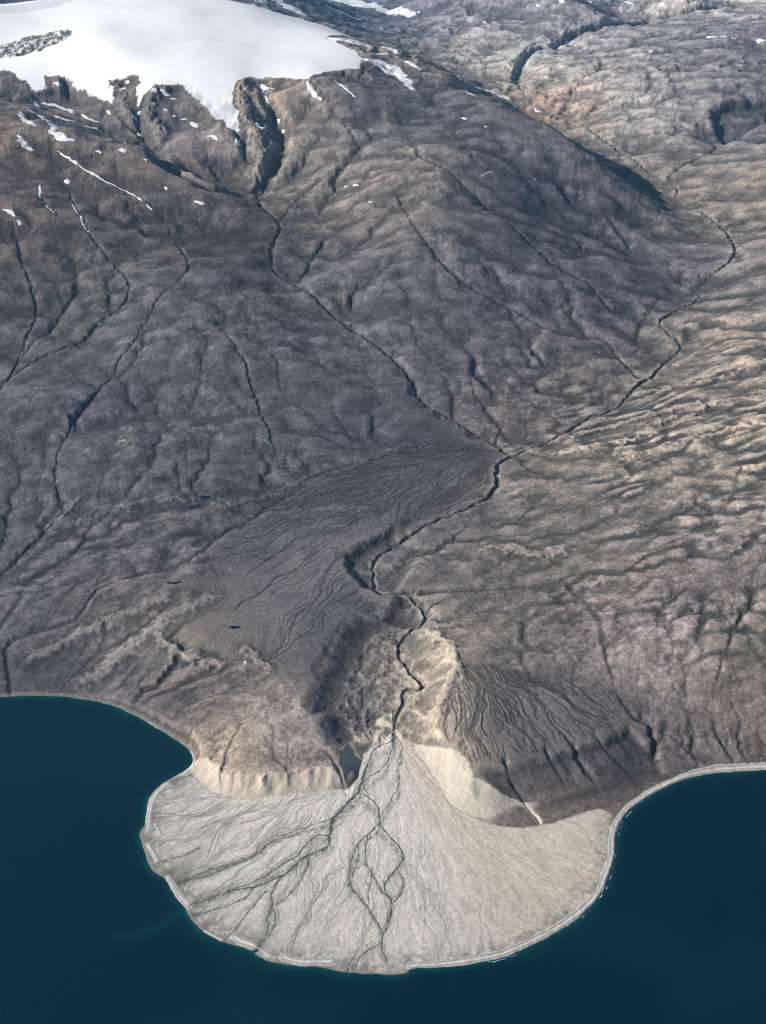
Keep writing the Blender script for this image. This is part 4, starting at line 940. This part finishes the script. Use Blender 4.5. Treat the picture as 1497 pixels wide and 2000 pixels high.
# snow patches: lens-shaped drifts lying on the ground
SN = [
 (((83,440),(100,470),(140,490)), 11, 'narrow slanting snow patch at the upper left edge of the brown ridge'),
 (((130,436),(175,460),(205,480),(212,505)), 13, 'long bent snow patch running down from the ice toward the brown ridge'),
 (((195,512),(235,525),(250,545),(285,548)), 13, 'broad blocky snow patch at the foot of the long bent drift'),
 (((75,530),(90,560),(122,588)), 11, 'pale tapering snow patch on the brown ridge by the left edge'),
 (((175,400),(225,410),(285,440)), 10, 'long snow band under the left tongue of ice'),
 (((215,325),(232,330)), 8, 'small snow spot above the long snow band'),
 (((215,453),(290,473)), 6, 'thin straight snow streak right of the long bent drift'),
 (((335,493),(380,502)), 5, 'thin snow streak above the shaded hollow'),
 (((425,548),(490,556)), 5, 'thin level snow streak in the middle of the dark valley side'),
 (((475,582),(488,592)), 10, 'compact square snow patch in the dark valley side'),
 (((375,588),(396,594)), 5, 'tiny snow fleck left of the compact square patch'),
 (((322,445),(345,465),(385,475)), 6, 'broken snow streak below the left glacier tongue'),
 (((228,590),(260,612),(320,652),(380,688),(420,712)), 5, 'long thin snow line filling the upper gully on the brown mountain'),
 (((420,712),(480,740),(530,765)), 3.5, 'very thin snow thread lower in the same gully'),
 (((535,768),(555,782)), 5, 'short snow fleck in the gully bend'),
 (((575,800),(595,820)), 4, 'last snow fleck at the lower end of the gully'),
 (((260,702),(265,715)), 8, 'small snow spot at the head of the second gully'),
 (((283,795),(300,825),(318,850),(325,875),(345,905)), 4, 'wiggly snow thread in the second gully'),
 (((156,722),(158,770)), 4, 'upright snow sliver left of the second gully'),
 (((180,800),(212,830)), 2.5, 'faint snow sliver below the upright sliver'),
 (((20,818),(40,822),(62,842)), 8, 'snow patch near the left edge of the brown slope'),
 (((75,858),(80,875)), 6, 'small snow spot under the left edge patch'),
 (((490,320),(502,321)), 5, 'small snow spot on the first dark rock knob'),
 (((470,350),(486,342)), 7, 'snow spot low on the first dark rock knob'),
 (((432,335),(440,355)), 7, 'snow spot at the left side of the first dark rock knob'),
 (((635,350),(655,370)), 10, 'largest snow spot on the second dark rock knob'),
 (((600,345),(604,360)), 8, 'snow spot at the upper corner of the second dark rock knob'),
 (((600,402),(606,408)), 5, 'small snow spot low left on the second knob'),
 (((665,383),(688,386)), 4, 'thin snow fleck in the middle of the second knob'),
 (((645,425),(652,432)), 6, 'round snow spot on the dark face of the second knob'),
 (((678,450),(686,454)), 5, 'small snow fleck on the dark face of the second knob'),
 (((708,465),(728,464)), 5, 'snow fleck right of the dark face'),
 (((750,477),(768,494)), 9, 'slanting snow patch at the right edge of the second knob'),
 (((812,532),(835,530),(848,546)), 6, 'hooked snow patch below the glacier tongue'),
 (((930,545),(932,565)), 7, 'snow fleck in the gully under the glacier tongue'),
 (((1002,488),(1036,504)), 8, 'snow patch on the tan spur between two gullies'),
 (((1018,330),(1035,345),(1058,345)), 9, 'wedge of snow at the top of the tan spur gully'),
 (((1020,350),(1035,385),(1045,420)), 5, 'thin snow strip running down the tan spur gully'),
 (((1098,598),(1102,602)), 7, 'snow fleck in the right headwater gully'),
 (((1085,465),(1090,475)), 5, 'tiny snow fleck beside the right headwater'),
 (((1105,508),(1108,514)), 5, 'tiny snow fleck below the tan spur'),
 (((1200,320),(1212,350),(1235,375),(1255,390)), 7, 'curved snow strip right of the tan spur'),
 (((1305,312),(1345,345),(1385,378)), 4, 'thin slanting snow strip on the dark shoulder'),
 (((760,785),(800,797)), 6, 'snow streak on the dark slope left of the gorge'),
 (((645,730),(652,738)), 6, 'small snow spot above the dark slope'),
 (((565,620),(575,625)), 5, 'small snow spot at the rim of the shaded hollow'),
 (((1378,721),(1397,722)), 5, 'small level snow patch on the central dome'),
 (((1345,728),(1352,728)), 4, 'tiny snow fleck beside the level patch'),
 (((1440,786),(1452,790)), 4, 'tiny snow fleck on the central dome'),
 (((140,395),(150,415)), 8, 'snow strip in the gully at the left ice edge'),
 (((540,440),(540,450)), 6, 'snow fleck where the gully leaves the ice'),
 (((515,450),(540,475)), 5, 'thin snow strip beside the narrow gully'),
 (((543,520),(545,530)), 7, 'snow fleck at the foot of the narrow gully'),
 (((420,430),(430,445)), 5, 'snow fleck at the tip of the left tongue'),
 (((880,-1000),(880,-1001)), 0, ''),
]
SN2 = [
 (((-60,205),(0,208),(60,228),(105,252),(145,272)), 8, 'long thin snow strip below the right end of the ice cap'),
 (((-70,235),(-20,240),(30,256),(60,285),(100,335),(116,350)), 15, 'long pointed snow tongue on the dark right shoulder'),
 (((370,346),(410,354),(440,366),(478,384)), 12, 'isolated tapering snow patch on the crest of the right ridge'),
 (((308,463),(322,466)), 6, 'small snow spot on the open right shoulder'),
 (((385,690),(430,670)), 2.5, 'faint snow streak on the middle slope'),
 (((395,495),(402,497)), 4, 'tiny snow fleck below the open shoulder'),
 (((1268,145),(1290,144)), 7, 'first snow patch along the far right hilltop'),
 (((1298,144),(1338,141)), 8, 'longest snow patch along the far right hilltop'),
 (((1366,149),(1372,150)), 6, 'small snow spot along the far right hilltop'),
 (((1466,159),(1482,160)), 11, 'round snow patch near the right edge of the far hilltop'),
 (((1088,14),(1094,16)), 8, 'small snow spot by the far gorge'),
 (((800,4),(825,18)), 8, 'slanting snow strip on the far dark hill'),
 (((835,0),(870,20)), 8, 'second slanting snow strip on the far dark hill'),
 (((890,2),(920,18)), 6, 'third slanting snow strip on the far dark hill'),
 (((948,6),(975,16)), 7, 'last slanting snow strip on the far dark hill'),
 (((690,2),(705,10)), 7, 'snow fleck left of the far dark hill strips'),
 (((600,18),(610,22)), 6, 'snow fleck on the far pale plain'),
 (((388,84),(398,92)), 6, 'snow fleck on the far blue hill'),
 (((1040,206),(1056,196)), 5, 'snow sliver in a far hollow'),
 (((320,355),(355,375)), 4, 'thin snow sliver left of the isolated crest patch'),
 (((590,425),(615,438)), 5, 'thin snow sliver on the lower crest'),
]
def patch(wl, w, name, **t):
    """a drift: local sheet, thickest in the middle, whose rim dips under the ground"""
    lo = wl.min(0) - w * 2.2; hi = wl.max(0) + w * 2.2; st = max(w / 5, 1.5, (hi - lo).max() / 160)
    gx, gy = np.meshgrid(np.arange(lo[0], hi[0] + st, st), np.arange(lo[1], hi[1] + st, st))
    wxx = gx + fbm(gx / (w * 2.2), gy / (w * 2.2), 311, 3) * w * .55; wyy = gy + fbm(gx / (w * 2.2), gy / (w * 2.2), 317, 3) * w * .55
    d = np.full(gx.shape, 1e9); L = np.r_[0, np.cumsum(np.hypot(*np.diff(wl, axis=0).T))] + 1e-6
    for k, (a, b) in enumerate(zip(wl[:-1], wl[1:])):
        dd = b - a; tt = np.clip(((wxx - a[0]) * dd[0] + (wyy - a[1]) * dd[1]) / (dd @ dd + 1e-6), 0, 1)
        pos = (L[k] + tt * (L[k + 1] - L[k])) / L[-1]; ww = w * (.55 + .45 * np.sin(np.pi * np.clip(pos, .02, .98)))
        d = np.minimum(d, np.hypot(wxx - a[0] - tt * dd[0], wyy - a[1] - tt * dd[1]) / ww)
    keep = d < 1.35
    z = samp(H, gx, gy) + np.clip((1 - d) * 8, -6, 3.0) + .3
    i = np.arange(gx.size).reshape(gx.shape)
    kf = keep[:-1, :-1] & keep[1:, :-1] & keep[:-1, 1:] & keep[1:, 1:]
    f = np.stack([i[:-1, :-1], i[:-1, 1:], i[1:, 1:], i[1:, :-1]], -1)[kf]
    if len(f) == 0: return
    used, inv = np.unique(f, return_inverse=True)
    co = np.stack([gx, gy, z], -1).reshape(-1, 3)[used]
    org = co.mean(0); o = mesh(name, co - org, inv.reshape(-1, 4), M_snow); o.location = org; return tag(o, **t)
for ZZ, lst in ((Z1, SN), (Z2, SN2)):
    for p, w, lab in lst:
        if not lab: continue
        pp = ZZ(*p); wl = W(pp); r = np.hypot(*wl.mean(0))
        patch(smooth_line(wl, 1), w * .5 * r / FPX * 1.25, 'snow_patch', label=lab, cat='snow patch', group='snow patches left on the mountain')
patch(W([(479, 1292), (481, 1295)]), 7, 'snow_patch', label='lone white snow spot on the rim of the old fan above the sea', cat='snow patch')
# far glaciers
def glacier(pts, w, **t): 
    wl = smooth_line(W(pts), 1); return patch(wl, w, 'glacier', kind='structure', **t)
glacier(Z1((1300,0),(1380,12),(1450,28),(1540,45),(1600,60)), 190)
glacier(Z1((1290,35),(1340,52),(1400,75)), 85)
glacier(Z1((1080,-5),(1120,18),(1170,50)), 110)
glacier(Z1((-50,40),(100,30),(250,-5)), 330)
glacier(Z1((1000,5),(1040,8)), 60)
glacier(Z1((1270,150),(1380,168),(1450,180),(1550,200)), 60)
glacier(Z1((1400,222),(1480,255),(1560,300)), 45)

# surf line
rngf = np.random.RandomState(5)
M_foam = snow_mat(); M_foam.name = 'surf'
fr = WS(Z8((620,1233),(740,1211),(820,1184),(900,1148),(990,1101),(1080,1046),(1150,986),(1200,926),(1226,900),(1232,870),(1252,830),(1269,780),(1277,720),(1282,660),(1292,615),(1308,582),(1345,537)))
L = np.r_[0, np.cumsum(np.hypot(*np.diff(fr, axis=0).T))]; co, ff = [], []
s = 0
while s < L[-1]:
    ln = rngf.uniform(6, 34)
    if rngf.rand() < .35:
        tt = np.linspace(s, min(s + ln, L[-1]), 6); p = np.stack([np.interp(tt, L, fr[:, 0]), np.interp(tt, L, fr[:, 1])], 1)
        wv = rngf.uniform(.7, 1.9) * np.sin(np.linspace(.15, 3, 6)); off = rngf.uniform(-5, 3)
        d = np.gradient(p, axis=0); nn = np.stack([-d[:, 1], d[:, 0]], 1); nn /= np.linalg.norm(nn, axis=1)[:, None]
        b0 = len(co)
        for q0, w0 in zip(range(6), wv):
            for sgn in (-1, 0, 1):
                e = p[q0] + nn[q0] * (off + sgn * w0); co.append((e[0], e[1], .5 if sgn == 0 else -.1))
        for q0 in range(5):
            for c in range(2):
                a = b0 + q0 * 3 + c; ff.append((a, a + 1, a + 4, a + 3))
    s += ln
tag(mesh('surf', np.array(co), np.array(ff), M_foam), kind='structure')

# ---------------------------------------------------------------- haze
bpy.ops.mesh.primitive_cube_add(size=1, location=(0, 12000, 2019)); hz = bpy.context.object; hz.name = 'haze'
hz.scale = (170000, 170000, 4200); hz['kind'] = 'stuff'
hm = bpy.data.materials.new('haze'); hm.use_nodes = True; n = hm.node_tree.nodes; n.clear()
ov = n.new('ShaderNodeOutputMaterial'); pv = n.new('ShaderNodeVolumePrincipled')
pv.inputs['Density'].default_value = 0.62e-5; pv.inputs['Color'].default_value = (.26, .62, 1, 1); pv.inputs['Anisotropy'].default_value = 0.2
hm.node_tree.links.new(pv.outputs[0], ov.inputs['Volume']); hz.data.materials.append(hm)
print('done', time.time() - T0)
